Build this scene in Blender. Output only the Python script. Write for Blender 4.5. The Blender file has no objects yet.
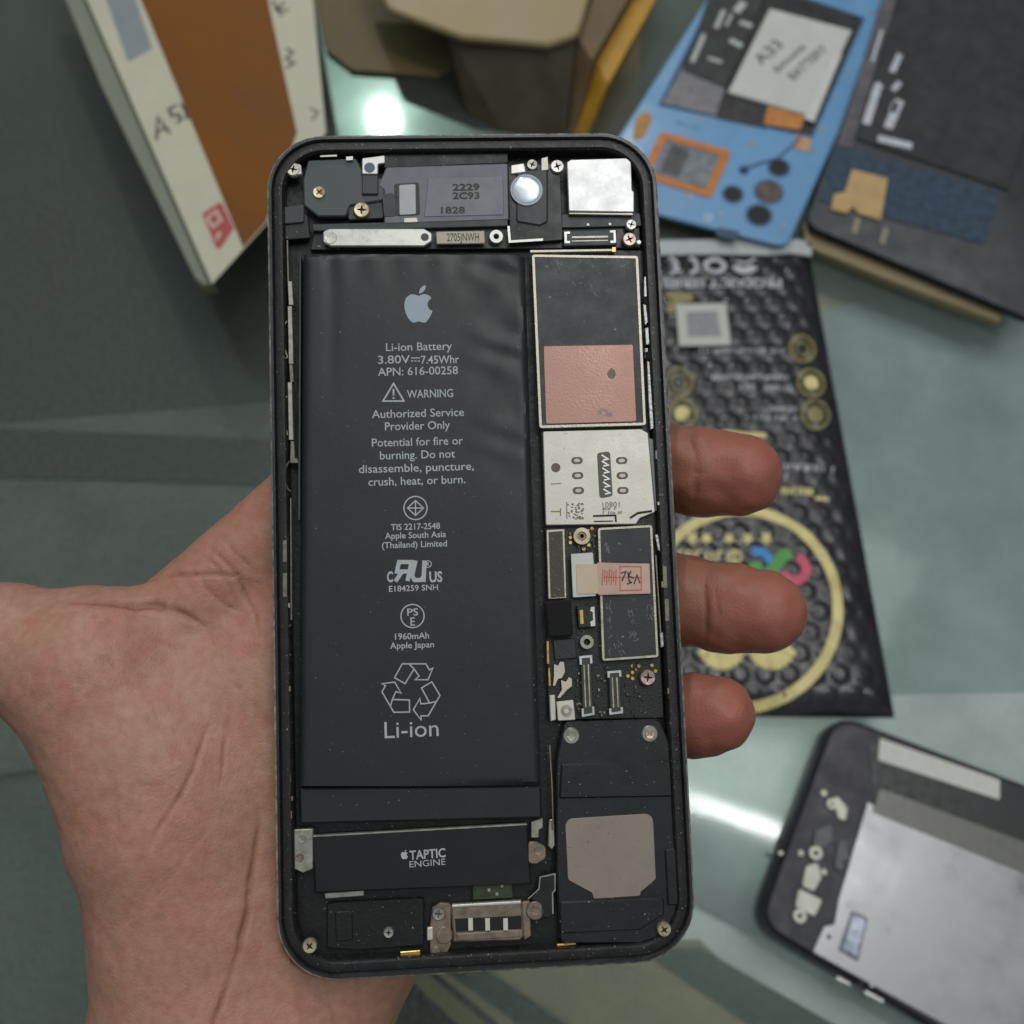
import bpy, bmesh, math, random
import numpy as np
from mathutils import Vector, Matrix, noise
random.seed(7)
scene = bpy.context.scene
COL = scene.collection
scene.unit_settings.scale_length = 0.01        # one unit is one centimetre
R = math.radians

# ------------------------------------------------------------------ camera
F = 1000.0
TILT, CAM_H = 20.0, 40.0
CAM = Matrix.Translation((0, -CAM_H * math.tan(R(TILT)), CAM_H)) @ Matrix.Rotation(R(TILT), 4, 'X')
cd = bpy.data.cameras.new('camera')
cam = bpy.data.objects.new('camera', cd)
COL.objects.link(cam)
cam.matrix_world = CAM
cd.sensor_width = 36
cd.lens = 36 * F / 1024
cd.clip_start, cd.clip_end = 0.5, 2000
cd.dof.use_dof = True
cd.dof.focus_distance = 16.6
cd.dof.aperture_fstop = 0.2
scene.camera = cam
CO = CAM.translation


def ray(px, py):
    return CAM.to_3x3() @ Vector(((px - 512) / F, (512 - py) / F, -1))


def T(px, py, z=0.0):
    d = ray(px, py)
    return CO + d * ((z - CO.z) / d.z)


# ------------------------------------------------------------------ materials
def lin(c):
    return tuple((x / 255 / 12.92) if x / 255 <= .04045 else ((x / 255 + .055) / 1.055) ** 2.4 for x in c)


MATS = {}


def M(name, rgb, rough=.5, metal=0., var=.18, scale=3., bump=.0, bscale=25., spec=.5, coat=0., speck=0., rvar=.12,
      stretch=(1, 1, 1), speck_col=(150, 148, 142), sscale=14.):
    if name in MATS:
        return MATS[name]
    m = bpy.data.materials.new(name)
    m.use_nodes = True
    nt = m.node_tree
    N, L = nt.nodes, nt.links
    b = N['Principled BSDF']
    tc = N.new('ShaderNodeTexCoord')
    mp = N.new('ShaderNodeMapping')
    mp.inputs['Scale'].default_value = stretch
    L.new(tc.outputs['Object'], mp.inputs[0])
    n = N.new('ShaderNodeTexNoise')
    n.inputs['Scale'].default_value = scale
    n.inputs['Detail'].default_value = 6
    n.inputs['Roughness'].default_value = .62
    L.new(mp.outputs[0], n.inputs[0])
    c = lin(rgb)
    mx = N.new('ShaderNodeMix')
    mx.data_type = 'RGBA'
    mx.inputs[6].default_value = (*[x * (1 - var) for x in c], 1)
    mx.inputs[7].default_value = (*[min(1, x * (1 + var)) for x in c], 1)
    rm = N.new('ShaderNodeMapRange')
    rm.inputs[1].default_value, rm.inputs[2].default_value = .3, .7
    L.new(n.outputs[0], rm.inputs[0])
    L.new(rm.outputs[0], mx.inputs[0])
    out = mx.outputs[2]
    if speck:
        n2 = N.new('ShaderNodeTexNoise')
        n2.inputs['Scale'].default_value = sscale
        n2.inputs['Detail'].default_value = 2
        L.new(tc.outputs['Object'], n2.inputs[0])
        r2 = N.new('ShaderNodeMapRange')
        r2.inputs[1].default_value, r2.inputs[2].default_value = .725 - speck * .07, .76 - speck * .07
        L.new(n2.outputs[0], r2.inputs[0])
        m2 = N.new('ShaderNodeMix')
        m2.data_type = 'RGBA'
        m2.inputs[7].default_value = (*lin(speck_col), 1)
        L.new(r2.outputs[0], m2.inputs[0])
        L.new(out, m2.inputs[6])
        out = m2.outputs[2]
    L.new(out, b.inputs['Base Color'])
    b.inputs['Metallic'].default_value = metal
    b.inputs['Specular IOR Level'].default_value = spec
    b.inputs['Coat Weight'].default_value = coat
    b.inputs['Coat Roughness'].default_value = .08
    rr_ = N.new('ShaderNodeMapRange')
    rr_.inputs[1].default_value, rr_.inputs[2].default_value = .3, .7
    rr_.inputs[3].default_value, rr_.inputs[4].default_value = max(.02, rough - rvar), min(1, rough + rvar)
    L.new(n.outputs[0], rr_.inputs[0])
    L.new(rr_.outputs[0], b.inputs['Roughness'])
    if bump:
        n3 = N.new('ShaderNodeTexNoise')
        n3.inputs['Scale'].default_value = bscale
        n3.inputs['Detail'].default_value = 4
        L.new(mp.outputs[0], n3.inputs[0])
        bp = N.new('ShaderNodeBump')
        bp.inputs['Strength'].default_value = bump
        bp.inputs['Distance'].default_value = .02
        L.new(n3.outputs[0], bp.inputs['Height'])
        L.new(bp.outputs[0], b.inputs['Normal'])
    MATS[name] = m
    return m


# ------------------------------------------------------------------ object helpers
def tag(o, label, cat, group=None):
    o['label'], o['category'] = label, cat
    if group:
        o['group'] = group
    return o


def empty(name, mat4):
    o = bpy.data.objects.new(name, None)
    COL.objects.link(o)
    o.empty_display_size = 1
    o.matrix_world = mat4
    return o


def link(name, me, mat, parent=None):
    o = bpy.data.objects.new(name, me)
    COL.objects.link(o)
    for m in (mat if isinstance(mat, (list, tuple)) else [mat]):
        me.materials.append(m)
    if parent is not None:
        o.parent = parent
    return o


def from_bm(name, bm, mat, parent=None, smooth=True):
    me = bpy.data.meshes.new(name)
    bmesh.ops.recalc_face_normals(bm, faces=bm.faces)
    bm.to_mesh(me)
    bm.free()
    if smooth:
        me.polygons.foreach_set('use_smooth', [True] * len(me.polygons))
        me.set_sharp_from_angle(angle=R(32))
    return link(name, me, mat, parent)


# 2-D outlines ------------------------------------------------------
def area2(p):
    return sum(p[i][0] * p[(i + 1) % len(p)][1] - p[(i + 1) % len(p)][0] * p[i][1] for i in range(len(p)))


def ccw(p):
    p = [tuple(q[:2]) for q in p]
    return p if area2(p) > 0 else p[::-1]


def rounded(p, r, n=5):
    """round the corners of a polygon"""
    if not r:
        return ccw(p)
    p = [Vector(q[:2]) for q in p]
    out = []
    k = len(p)
    for i in range(k):
        a, b, c = p[i - 1], p[i], p[(i + 1) % k]
        ri = r[i] if isinstance(r, (list, tuple)) else r
        u, v = (a - b), (c - b)
        lu, lv = u.length, v.length
        if lu < 1e-6 or lv < 1e-6:
            continue
        u /= lu
        v /= lv
        ang = math.acos(max(-1, min(1, u.dot(v))))
        if ang > 3.0 or ri <= 0:
            out.append(tuple(b))
            continue
        d = min(ri / math.tan(ang / 2), lu * .48, lv * .48)
        s, e = b + u * d, b + v * d
        for j in range(n + 1):
            t = j / n
            q = s * (1 - t) ** 2 + b * 2 * t * (1 - t) + e * t * t
            out.append(tuple(q))
    return ccw(out)


def inset(p, d):
    k = len(p)
    out = []
    for i in range(k):
        a, b, c = Vector(p[i - 1]), Vector(p[i]), Vector(p[(i + 1) % k])
        u, v = (b - a), (c - b)
        if u.length < 1e-7 or v.length < 1e-7:
            out.append(tuple(b))
            continue
        u.normalize()
        v.normalize()
        n1, n2 = Vector((-u.y, u.x)), Vector((-v.y, v.x))
        m = n1 + n2
        if m.length < 1e-4:
            out.append(tuple(b))
            continue
        m.normalize()
        s = d / max(.35, m.dot(n1))
        out.append(tuple(b + m * s))
    return out


def bm_prism(bm, p, z0, z1, bev=0., mi=0, fz=None):
    p = ccw(p)
    zf = fz or (lambda x, y: 0)
    rings = [(p, z0)]
    if bev:
        rings += [(p, z1 - bev), (inset(p, bev), z1)]
    else:
        rings += [(p, z1)]
    vs = [[bm.verts.new((x, y, z + zf(x, y))) for x, y in q] for q, z in rings]
    k = len(p)
    for a, b in zip(vs, vs[1:]):
        for i in range(k):
            f = bm.faces.new((a[i], a[(i + 1) % k], b[(i + 1) % k], b[i]))
            f.material_index = mi
    f = bm.faces.new(vs[-1])
    f.material_index = mi
    f = bm.faces.new(vs[0][::-1])
    f.material_index = mi


def bm_ring(bm, po, pi, z0, z1, mi=0):
    """wall between two outlines with the same number of points"""
    k = len(po)
    a = [bm.verts.new((*q, z0)) for q in po]
    b = [bm.verts.new((*q, z1)) for q in po]
    c = [bm.verts.new((*q, z1)) for q in pi]
    d = [bm.verts.new((*q, z0)) for q in pi]
    for i in range(k):
        j = (i + 1) % k
        for s, t in ((a, b), (b, c), (c, d), (d, a)):
            f = bm.faces.new((s[i], s[j], t[j], t[i]))
            f.material_index = mi


def circle(x, y, r, n=24, ry=None):
    return [(x + r * math.cos(2 * math.pi * i / n), y + (ry or r) * math.sin(2 * math.pi * i / n)) for i in range(n)]


def rrect(cx, cy, w, h, r, n=8):
    out = []
    r = min(r, w / 2, h / 2)
    for sx, sy, a0 in ((1, 1, 0), (-1, 1, 90), (-1, -1, 180), (1, -1, 270)):
        for j in range(n + 1):
            a = R(a0 + 90 * j / n)
            out.append((cx + sx * (w / 2 - r) + r * math.cos(a), cy + sy * (h / 2 - r) + r * math.sin(a)))
    return out


def stroke_polys(pts, w, closed=False):
    """quads along a polyline (mitred)"""
    k = len(pts)
    P = [Vector(q[:2]) for q in pts]
    L_, R_ = [], []
    for i in range(k):
        a = P[i - 1] if (i or closed) else None
        c = P[(i + 1) % k] if (i < k - 1 or closed) else None
        b = P[i]
        u = (b - a).normalized() if a is not None else None
        v = (c - b).normalized() if c is not None else None
        u = u or v
        v = v or u
        n1, n2 = Vector((-u.y, u.x)), Vector((-v.y, v.x))
        m = n1 + n2
        m = m.normalized() if m.length > 1e-4 else n1
        s = w / 2 / max(.5, m.dot(n1))
        L_.append(b + m * s)
        R_.append(b - m * s)
    return [(L_[i], L_[(i + 1) % k], R_[(i + 1) % k], R_[i]) for i in range(k if closed else k - 1)]


def catmull(pts, n=5):
    out = []
    k = len(pts)
    for i in range(k):
        p0, p1, p2, p3 = [Vector(pts[(i + j - 1) % k]) for j in range(4)]
        for s in range(n):
            t = s / n
            out.append(tuple(.5 * ((2 * p1) + (p2 - p0) * t + (2 * p0 - 5 * p1 + 4 * p2 - p3) * t * t + (3 * p1 - p0 - 3 * p2 + p3) * t ** 3)))
    return out


# text -> flat polygons ----------------------------------------------
_TX = {}


def text_geo(s, bold=0.):
    if (s, bold) in _TX:
        return _TX[(s, bold)]
    cu = bpy.data.curves.new('lettering', 'FONT')
    cu.body = s
    cu.size = 1
    cu.align_x = 'CENTER'
    cu.offset = bold
    cu.resolution_u = 3
    o = bpy.data.objects.new('lettering', cu)
    COL.objects.link(o)
    bpy.context.view_layer.update()
    me = bpy.data.meshes.new_from_object(o.evaluated_get(bpy.context.evaluated_depsgraph_get()))
    g = ([tuple(v.co) for v in me.vertices], [tuple(p.vertices) for p in me.polygons])
    bpy.data.objects.remove(o)
    bpy.data.curves.remove(cu)
    bpy.data.meshes.remove(me)
    _TX[(s, bold)] = g
    return g


def cap_h():
    return max(v[1] for v in text_geo('H')[0])


class Frame:
    """a thing's own coordinates; P() finds where a sight line meets its plane z"""

    def __init__(self, name, mat4):
        self.m = mat4
        self.inv = mat4.inverted()
        self.root = empty(name, mat4)
        self.lift = 0.   # height of a draped surface above plane z

    def P(self, px, py, z=0.):
        o = self.inv @ CO
        d = self.inv.to_3x3() @ ray(px, py)
        q = o + d * ((z - o.z) / d.z)
        return (q.x, q.y)

    def L(self, pts, z=0.):
        return [self.P(x, y, z) for x, y in pts]

    def plate(self, name, pts, z1, th, mat, parent=None, r=0., bev=.012):
        bm = bmesh.new()
        bm_prism(bm, rounded(self.L(pts, z1), r), z1 - th, z1, bev)
        return from_bm(name, bm, mat, parent if parent is not None else self.root)

    def rect(self, name, x0, y0, x1, y1, z1, th, mat, parent=None, r=0., bev=.012):
        (ax, ay), (bx, by) = self.P(x0, y0, z1), self.P(x1, y1, z1)
        bm = bmesh.new()
        bm_prism(bm, rounded([(ax, ay), (bx, ay), (bx, by), (ax, by)], r), z1 - th, z1, bev)
        return from_bm(name, bm, mat, parent if parent is not None else self.root)

    def disc(self, name, px, py, rpx, z1, th, mat, parent=None, bev=.015, hole=0.):
        x, y = self.P(px, py, z1)
        r = rpx * self.scale(px, py, z1)
        bm = bmesh.new()
        if hole:
            bm_ring(bm, circle(x, y, r), circle(x, y, r * hole), z1 - th, z1)
        else:
            bm_prism(bm, circle(x, y, r), z1 - th, z1, min(bev, r * .3))
        return from_bm(name, bm, mat, parent if parent is not None else self.root)

    def scale(self, px, py, z=0.):
        a, b = self.P(px, py, z), self.P(px + 10, py, z)
        return math.hypot(a[0] - b[0], a[1] - b[1]) / 10

    def text_bm(self, bm, s, px, py, wpx, hpx, z, rot=0., fz=None, bold=0., th=None):
        """px,py = middle of the capitals"""
        V, Fc = text_geo(s, bold)
        xs = [v[0] for v in V]
        sc = self.scale(px, py, z)
        w0 = max(xs) - min(xs)
        mid = (max(xs) + min(xs)) / 2
        H = cap_h()
        sx, sy = wpx * sc / w0, hpx * sc / H
        cx, cy = self.P(px, py, z + (self.lift if fz else 0))
        c, sn = math.cos(R(rot)), math.sin(R(rot))
        vs = []
        for x, y, _ in V:
            a, b = (x - mid) * sx, (y - H / 2) * sy
            X, Y = cx + a * c - b * sn, cy + a * sn + b * c
            vs.append(bm.verts.new((X, Y, z + (fz(X, Y) if fz else 0))))
        for f in Fc:
            try:
                bm.faces.new([vs[i] for i in f])
            except ValueError:
                pass

    def poly_bm(self, bm, pts, z, fz=None, local=False):
        q = ccw(pts if local else self.L(pts, z + (self.lift if fz else 0)))
        try:
            bm.faces.new([bm.verts.new((x, y, z + (fz(x, y) if fz else 0))) for x, y in q])
        except ValueError:
            pass

    def stroke_bm(self, bm, pts, wpx, z, closed=False, fz=None):
        q = self.L(pts, z + (self.lift if fz else 0))
        w = wpx * self.scale(*pts[0], z)
        for quad in stroke_polys(q, w, closed):
            self.poly_bm(bm, [tuple(v) for v in quad], z, fz, True)

    def dashes_bm(self, bm, p0, p1, hpx, z, fz=None, seed=1, fill=.75):
        """a row of small illegible marks"""
        rnd = random.Random(seed)
        d = Vector((p1[0] - p0[0], p1[1] - p0[1]))
        ln = d.length
        d.normalize()
        n = Vector((-d.y, d.x))
        t = 0.
        while t < ln:
            w = hpx * rnd.uniform(.3, .8)
            if rnd.random() < fill:
                a = Vector(p0) + d * t
                hh = hpx / 2 * rnd.uniform(.75, 1)
                sw = max(.8, hpx * .22)
                kind = rnd.random()
                self.stroke_bm(bm, [tuple(a - n * hh), tuple(a + n * hh)], sw, z, False, fz)
                if kind > .3:
                    self.stroke_bm(bm, [tuple(a - n * hh * .9), tuple(a - n * hh * .9 + d * w * .8)], sw, z, False, fz)
                if kind < .6:
                    self.stroke_bm(bm, [tuple(a + d * w * .75 - n * hh), tuple(a + d * w * .75 + n * hh)], sw, z, False, fz)
            t += w + hpx * .28


def flat(name, bm, mat, parent):
    me = bpy.data.meshes.new(name)
    bm.normal_update()
    for f in bm.faces:
        if f.normal.z < 0:
            f.normal_flip()
    bm.to_mesh(me)
    bm.free()
    return link(name, me, mat, parent)


def screw(fr, px, py, rpx, z, mat, parent=None, th=.1, arms=4):
    """screw head with a recessed cross drive"""
    x, y = fr.P(px, py, z)
    r = rpx * fr.scale(px, py, z)
    n = 32
    a0 = random.random() * 2

    def ring(rad, zz):
        return [bm.verts.new((x + rad * math.cos(2 * math.pi * i / n), y + rad * math.sin(2 * math.pi * i / n), zz)) for i in range(n)]

    bm = bmesh.new()
    rings = [ring(r, z - th), ring(r, z - .02), ring(r * .88, z)]
    star = []
    for zz, k in ((z - .006, 1), (z - .05, .8)):
        q = []
        for i in range(n):
            a = 2 * math.pi * i / n
            ph = abs(math.cos((a + a0) * arms / 2))
            rad = r * (.24 + .34 * max(0, (ph - .72) / .28)) * k
            q.append(bm.verts.new((x + rad * math.cos(a), y + rad * math.sin(a), zz)))
        star.append(q)
    rings += star
    for t, (a, b) in enumerate(zip(rings, rings[1:])):
        for i in range(n):
            f = bm.faces.new((a[i], a[(i + 1) % n], b[(i + 1) % n], b[i]))
            f.material_index = 1 if t == 3 else 0
    f = bm.faces.new(rings[-1])
    f.material_index = 1
    return from_bm('screw', bm, [mat, M('recess_shade', (40, 38, 34), .6)], parent if parent is not None else fr.root)  # shade inside the recess put into its dark material


# ================================================================== OPENED PHONE
def axis_rot(w):
    v = Vector(w)
    return Matrix.Rotation(v.length, 4, v.normalized())


PH = Frame('opened_phone', CAM @ Matrix.Translation((-.597, -.3959, -16.5259)) @ axis_rot((-.0974, .0553, .0338)))
tag(PH.root, 'opened smartphone held in the hand, back off, black battery and circuit board showing', 'phone')
W, H = 6.70, 13.90

m_frame = M('frame_metal', (66, 67, 70), .34, .85, .25, 2.5, speck=.3, sscale=24, bump=.15, bscale=60)
m_worn = M('worn_edge', (190, 185, 175), .4, .7, .6, 7)
m_ledge = M('ledge_black', (34, 34, 33), .42, .2, .3, 6, speck=.42, sscale=26, bump=.3, bscale=30)
m_floor = M('inner_black', (16, 17, 18), .5, .1, .4, 4, speck=.1, sscale=20, bump=.4, bscale=12)
m_plas = M('black_plastic', (24, 25, 27), .45, 0, .25, 3, bump=.15, bscale=40, speck=.12, sscale=22)
m_plas2 = M('grey_black_plastic', (56, 60, 62), .5, 0, .25, 2.5, bump=.15, bscale=40)
m_mod = M('grey_module', (104, 106, 114), .5, .2, .12, 3, bump=.08)
m_steel = M('bright_steel', (205, 203, 198), .38, .55, .12, 4, bump=.06, bscale=30)
m_steel2 = M('dull_steel', (165, 162, 154), .4, .7, .25, 6, bump=.1, bscale=30)
m_sim = M('sim_tin', (208, 204, 192), .45, .35, .08, 2.5, bump=.08, bscale=20, speck=.12, sscale=18, speck_col=(150, 142, 128))
m_solder = M('shield_rim', (188, 182, 165), .4, .5, .25, 8, bump=.2, bscale=30)
m_brass = M('brass', (186, 172, 145), .35, .7, .3, 8)
m_gold = M('gold_contact', (205, 170, 95), .35, .8, .2, 8)
m_copper = M('dull_copper', (138, 122, 108), .45, .6, .3, 6, bump=.15)
m_shield = M('shield_black', (46, 48, 51), .48, .1, .22, 2.2, bump=.12, bscale=18, speck=.05, sscale=9, speck_col=(120, 120, 118))
m_board = M('circuit_board', (26, 27, 26), .45, 0, .4, 9, bump=.3, bscale=30, speck=.3, sscale=30, speck_col=(120, 118, 105))
m_batt = M('battery_wrap', (27, 31, 34), .46, 0, .12, 1.2, bump=.12, bscale=7, rvar=.06, speck=.02, sscale=20, speck_col=(120, 125, 125))
m_print = M('grey_ink', (176, 182, 188), .6, 0, .15, 6)
m_white = M('white_label', (205, 204, 198), .6, 0, .08, 3)
m_side_ = M('capacitor_tan', (128, 116, 98), .5, .2, .3, 9)
m_foam = M('black_foam', (18, 18, 18), .9, 0, .4, 25, bump=.8, bscale=50)
m_dark = M('dark_gap', (12, 12, 12), .6)


def loft(bm, prof, mi=lambda i: 0, n=10, cap0=True, cap1=True):
    rings = []
    for ins, z in prof:
        rings.append([bm.verts.new((x, y, z)) for x, y in rrect(0, 0, W - 2 * ins, H - 2 * ins, max(.15, .98 - ins), n)])
    k = len(rings[0])
    for t, (a, b) in enumerate(zip(rings, rings[1:])):
        for i in range(k):
            f = bm.faces.new((a[i], a[(i + 1) % k], b[(i + 1) % k], b[i]))
            f.material_index = mi(t)
    if cap0:
        bm.faces.new(rings[0][::-1])
    if cap1:
        bm.faces.new(rings[-1])


bm = bmesh.new()
loft(bm, [(.28, -.71), (.1, -.66), (.02, -.55), (0, -.42), (0, -.1), (.012, -.03), (.045, 0), (.085, 0), (.105, -.03), (.115, -.05), (.115, -.4)],
     lambda t: 1 if t in (5,) else 0, cap1=False)
from_bm('frame', bm, [m_frame, m_worn], PH.root)
bm = bmesh.new()
loft(bm, [(.116, -.4), (.116, -.055), (.135, -.045), (.25, -.05), (.275, -.075), (.29, -.11), (.29, -.42)], cap0=False, cap1=False)
from_bm('inner_ledge', bm, m_ledge, PH.root)
bm = bmesh.new()
bm_prism(bm, rrect(0, 0, W - .5, H - .5, .75), -.6, -.36, 0)
from_bm('mid_plate', bm, m_floor, PH.root)

# ---- battery -------------------------------------------------------
ZB = -.10
BQ = [Vector(PH.P(*q, ZB)) for q in ((303, 253), (525, 255), (541, 786), (298, 786))]
bx0, by0 = BQ[0]
bx1, by1 = BQ[2]


def batt_q(u, v):
    a, b = BQ[0].lerp(BQ[1], u), BQ[3].lerp(BQ[2], u)
    return a.lerp(b, v)


def batt_z(x, y):
    v = (by0 - y) / (by0 - by1)
    xl, xr = bx0 + (BQ[3].x - bx0) * v, BQ[1].x + (bx1 - BQ[1].x) * v
    u = (x - xl) / (xr - xl)
    e = min(u * (xr - xl), (1 - u) * (xr - xl), v * (by0 - by1), (1 - v) * (by0 - by1))
    z = -.07 * max(0, 1 - e / .11) ** 2
    # creased wrap along the right side and the top
    wr = max(0, min(1, (u - .68) / .2)) * max(0, 1 - v * 1.9)
    z += wr * (.018 * math.sin(9 * y + 5 * x + 1.5 * math.sin(4 * y)) + .012 * math.sin(5 * (x * 1.6 - y * .7)))
    z += .012 * max(0, 1 - v * 14) * math.sin(x * 11) * (1 if u > .1 else 0)
    z -= .02 * math.exp(-((u - .13) / .03) ** 2) * max(0, 1 - v * 3)
    z += .010 * noise.noise(Vector((x * .7, y * .7, 3.1)))
    return z


bm = bmesh.new()
nx, ny = 60, 130
g = [[bm.verts.new((*batt_q(i / nx, j / ny), 0)) for i in range(nx + 1)] for j in range(ny + 1)]
for row in g:
    for v in row:
        v.co.z = ZB + batt_z(v.co.x, v.co.y)
for j in range(ny):
    for i in range(nx):
        bm.faces.new((g[j][i], g[j + 1][i], g[j + 1][i + 1], g[j][i + 1]))
edge = [g[0][i] for i in range(nx + 1)] + [g[j][nx] for j in range(1, ny + 1)] + [g[ny][i] for i in range(nx - 1, -1, -1)] + [g[j][0] for j in range(ny - 1, 0, -1)]
low = [bm.verts.new((v.co.x, v.co.y, -.4)) for v in edge]
for i in range(len(edge)):
    j = (i + 1) % len(edge)
    bm.faces.new((edge[i], edge[j], low[j], low[i]))
battery = from_bm('battery', bm, m_batt, PH.root)
PH.plate('pull_tab', [(299, 788), (541, 786), (542, 818), (300, 824)], -.16, .2, m_batt, battery, r=.05, bev=.03)

ZP = ZB + .004
LINES = [('Li-ion Battery', 419, 346.5, 66, 8), ('APN: 616-00258', 418, 371, 80, 8), ('WARNING', 430, 393.5, 46, 8),
         ('Authorized Service', 418, 413, 92, 8), ('Provider Only', 417.5, 425.5, 65, 8), ('Potential for fire or', 417.5, 441.5, 91, 8),
         ('burning. Do not', 417.5, 454.5, 75, 8), ('disassemble, puncture,', 416.5, 467.5, 115, 8), ('crush, heat, or burn.', 417, 480.5, 97, 8),
         ('TIS 2217-2548', 415.5, 526.5, 49, 6), ('Apple South Asia', 415.5, 535, 61, 6), ('(Thailand) Limited', 414.5, 544.3, 65, 6),
         ('E184259 SNH', 413.5, 588, 49, 5.6), ('1960mAh', 412, 636, 34, 6), ('Apple Japan', 412, 645, 44, 6), ('Li-ion', 411.5, 729, 54, 16)]
for s, px, py, w, h in LINES:
    bm = bmesh.new()
    PH.text_bm(bm, s, px, py, w, h, ZP, fz=batt_z, bold=0 if h > 9 else .006 if h > 7 else .01)
    flat('text_line', bm, m_print, battery)
bm = bmesh.new()
PH.text_bm(bm, '3.80V', 394, 359.5, 32, 8, ZP, fz=batt_z, bold=.008)
PH.text_bm(bm, '7.45Whr', 440, 359.5, 38, 8, ZP, fz=batt_z, bold=.008)
PH.stroke_bm(bm, [(411, 358), (420, 358)], 1.1, ZP, fz=batt_z)
for k in range(3):
    PH.stroke_bm(bm, [(411 + k * 3.4, 361), (413.2 + k * 3.4, 361)], 1.1, ZP, fz=batt_z)
flat('text_line', bm, m_print, battery)

FRUIT = [(0, .55), (.18, .63), (.38, .63), (.56, .55), (.66, .42)], [(.53, .30), (.46, .12), (.50, -.07), (.60, -.20), (.72, -.27)], \
    [(.65, -.47), (.52, -.70), (.38, -.87), (.22, -.90), (.0, -.83), (-.22, -.89), (-.38, -.87), (-.58, -.66), (-.73, -.33), (-.79, .0), (-.74, .33), (-.60, .53), (-.40, .63), (-.2, .61)]
LEAF = [(.01, .69), (.03, .85), (.14, 1.02), (.34, 1.12), (.35, .96), (.24, .79), (.1, .7)]


def fruit_bm(fr, bm, px, py, s, z, fz=None):
    pts = [q for grp in FRUIT for q in grp]
    body = catmull(pts, 3)
    for sh in (body, catmull(LEAF, 4)):
        fr.poly_bm(bm, [(px + x * s, py - y * s) for x, y in sh], z, fz)


bm = bmesh.new()
fruit_bm(PH, bm, 419, 306, 18.5, ZP, batt_z)
flat('fruit_logo', bm, M('logo_ink', (160, 172, 184), .55, 0, .1, 6), battery)

bm = bmesh.new()
PH.stroke_bm(bm, [(393.5, 383.5), (404, 401), (383, 401)], 1.6, ZP, True, batt_z)
PH.stroke_bm(bm, [(393.5, 389), (393.5, 395.5)], 1.8, ZP, False, batt_z)
PH.stroke_bm(bm, [(393.5, 397), (393.5, 399)], 1.8, ZP, False, batt_z)
flat('warning_triangle', bm, m_print, battery)
for cx, cy in ((415.5, 508), (412.5, 616)):
    bm = bmesh.new()
    PH.stroke_bm(bm, [(cx + 11.6 * math.cos(t * math.pi / 16), cy + 11.6 * math.sin(t * math.pi / 16)) for t in range(32)], 1.2, ZP, True, batt_z)
    if cy > 600:
        break
    PH.stroke_bm(bm, [(415.5, 500.5), (423.5, 508), (415.5, 515.5), (407.5, 508)], 1.2, ZP, True, batt_z)
    PH.stroke_bm(bm, [(415.5, 500.5), (415.5, 515.5)], 1.2, ZP, False, batt_z)
    PH.stroke_bm(bm, [(407.5, 508), (423.5, 508)], 1.2, ZP, False, batt_z)
    flat('certification_mark', bm, m_print, battery)
PH.text_bm(bm, 'PS', 412.7, 612, 11, 7, ZP, fz=batt_z, bold=.01)
PH.text_bm(bm, 'E', 412.7, 621.5, 4.6, 8, ZP, fz=batt_z, bold=.01)
flat('certification_mark', bm, m_print, battery)
bm = bmesh.new()
# mirrored R joined to U, leaning forward
PH.stroke_bm(bm, [(407.5, 581), (411.5, 562), (399, 562), (397, 571.5), (408, 571.5)], 4.2, ZP, False, batt_z)
PH.stroke_bm(bm, [(402, 571.5), (395.5, 581.5)], 4.2, ZP, False, batt_z)
PH.stroke_bm(bm, [(415.5, 560.5), (412.2, 576), (414.5, 580), (421, 580), (423.5, 576.5)], 4.2, ZP, False, batt_z)
PH.stroke_bm(bm, [(424.5, 560.5), (423.5, 582)], 4.4, ZP, False, batt_z)
PH.text_bm(bm, 'C', 390, 576.8, 6, 10, ZP, fz=batt_z, bold=.03)
PH.text_bm(bm, 'US', 435.8, 576.8, 13, 10, ZP, fz=batt_z, bold=.03)
PH.stroke_bm(bm, [(428 + 3.4 * math.cos(t * math.pi / 8), 564 + 3.4 * math.sin(t * math.pi / 8)) for t in range(16)], .8, ZP, True, batt_z)
PH.text_bm(bm, 'R', 428.1, 564, 3, 4, ZP, fz=batt_z, bold=.02)
flat('certification_mark', bm, m_print, battery)

bm = bmesh.new()
for k in range(3):
    a = R(120 * k)

    def rc(x, y):
        return (412 + (x * math.cos(a) - y * math.sin(a)) / 3.9, 690.5 + (x * math.sin(a) + y * math.cos(a)) / 3.9)
    PH.stroke_bm(bm, [rc(*q) for q in ((-68, -50), (-38, -104), (54, -104), (68, -80), (82, -88), (62, -42), (12, -42), (28, -56), (8, -84), (-27, -27))], 1.3, ZP, True, batt_z)
    PH.stroke_bm(bm, [rc(*q) for q in ((-12, -104), (8, -84))], 1.3, ZP, False, batt_z)
flat('recycling_symbol', bm, m_print, battery)

# ---- vibration motor ----------------------------------------------
motor = PH.plate('vibration_motor', [(313, 836), (527, 824), (531, 884), (315, 893)], -.12, .25, M('motor_black', (24, 26, 28), .42, .2, .15, 2), r=.02, bev=.018)
bm = bmesh.new()
PH.text_bm(bm, 'TAPTIC', 427.5, 854, 36, 8.4, -.115, rot=1.5, bold=.02)
flat('text_line', bm, m_print, motor)
bm = bmesh.new()
PH.text_bm(bm, 'ENGINE', 427.5, 863, 36, 6, -.115, rot=1.5, bold=.0)
flat('text_line', bm, m_print, motor)
bm = bmesh.new()
fruit_bm(PH, bm, 404.5, 855, 4.6, -.115)
flat('fruit_logo', bm, m_print, motor)
bm = bmesh.new()
bm_prism(bm, rounded(PH.L([(313, 835.5), (527, 823.5), (527, 825), (313, 837)], -.115), 0), -.2, -.113)
from_bm('bright_edge', bm, m_steel2, motor)
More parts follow.
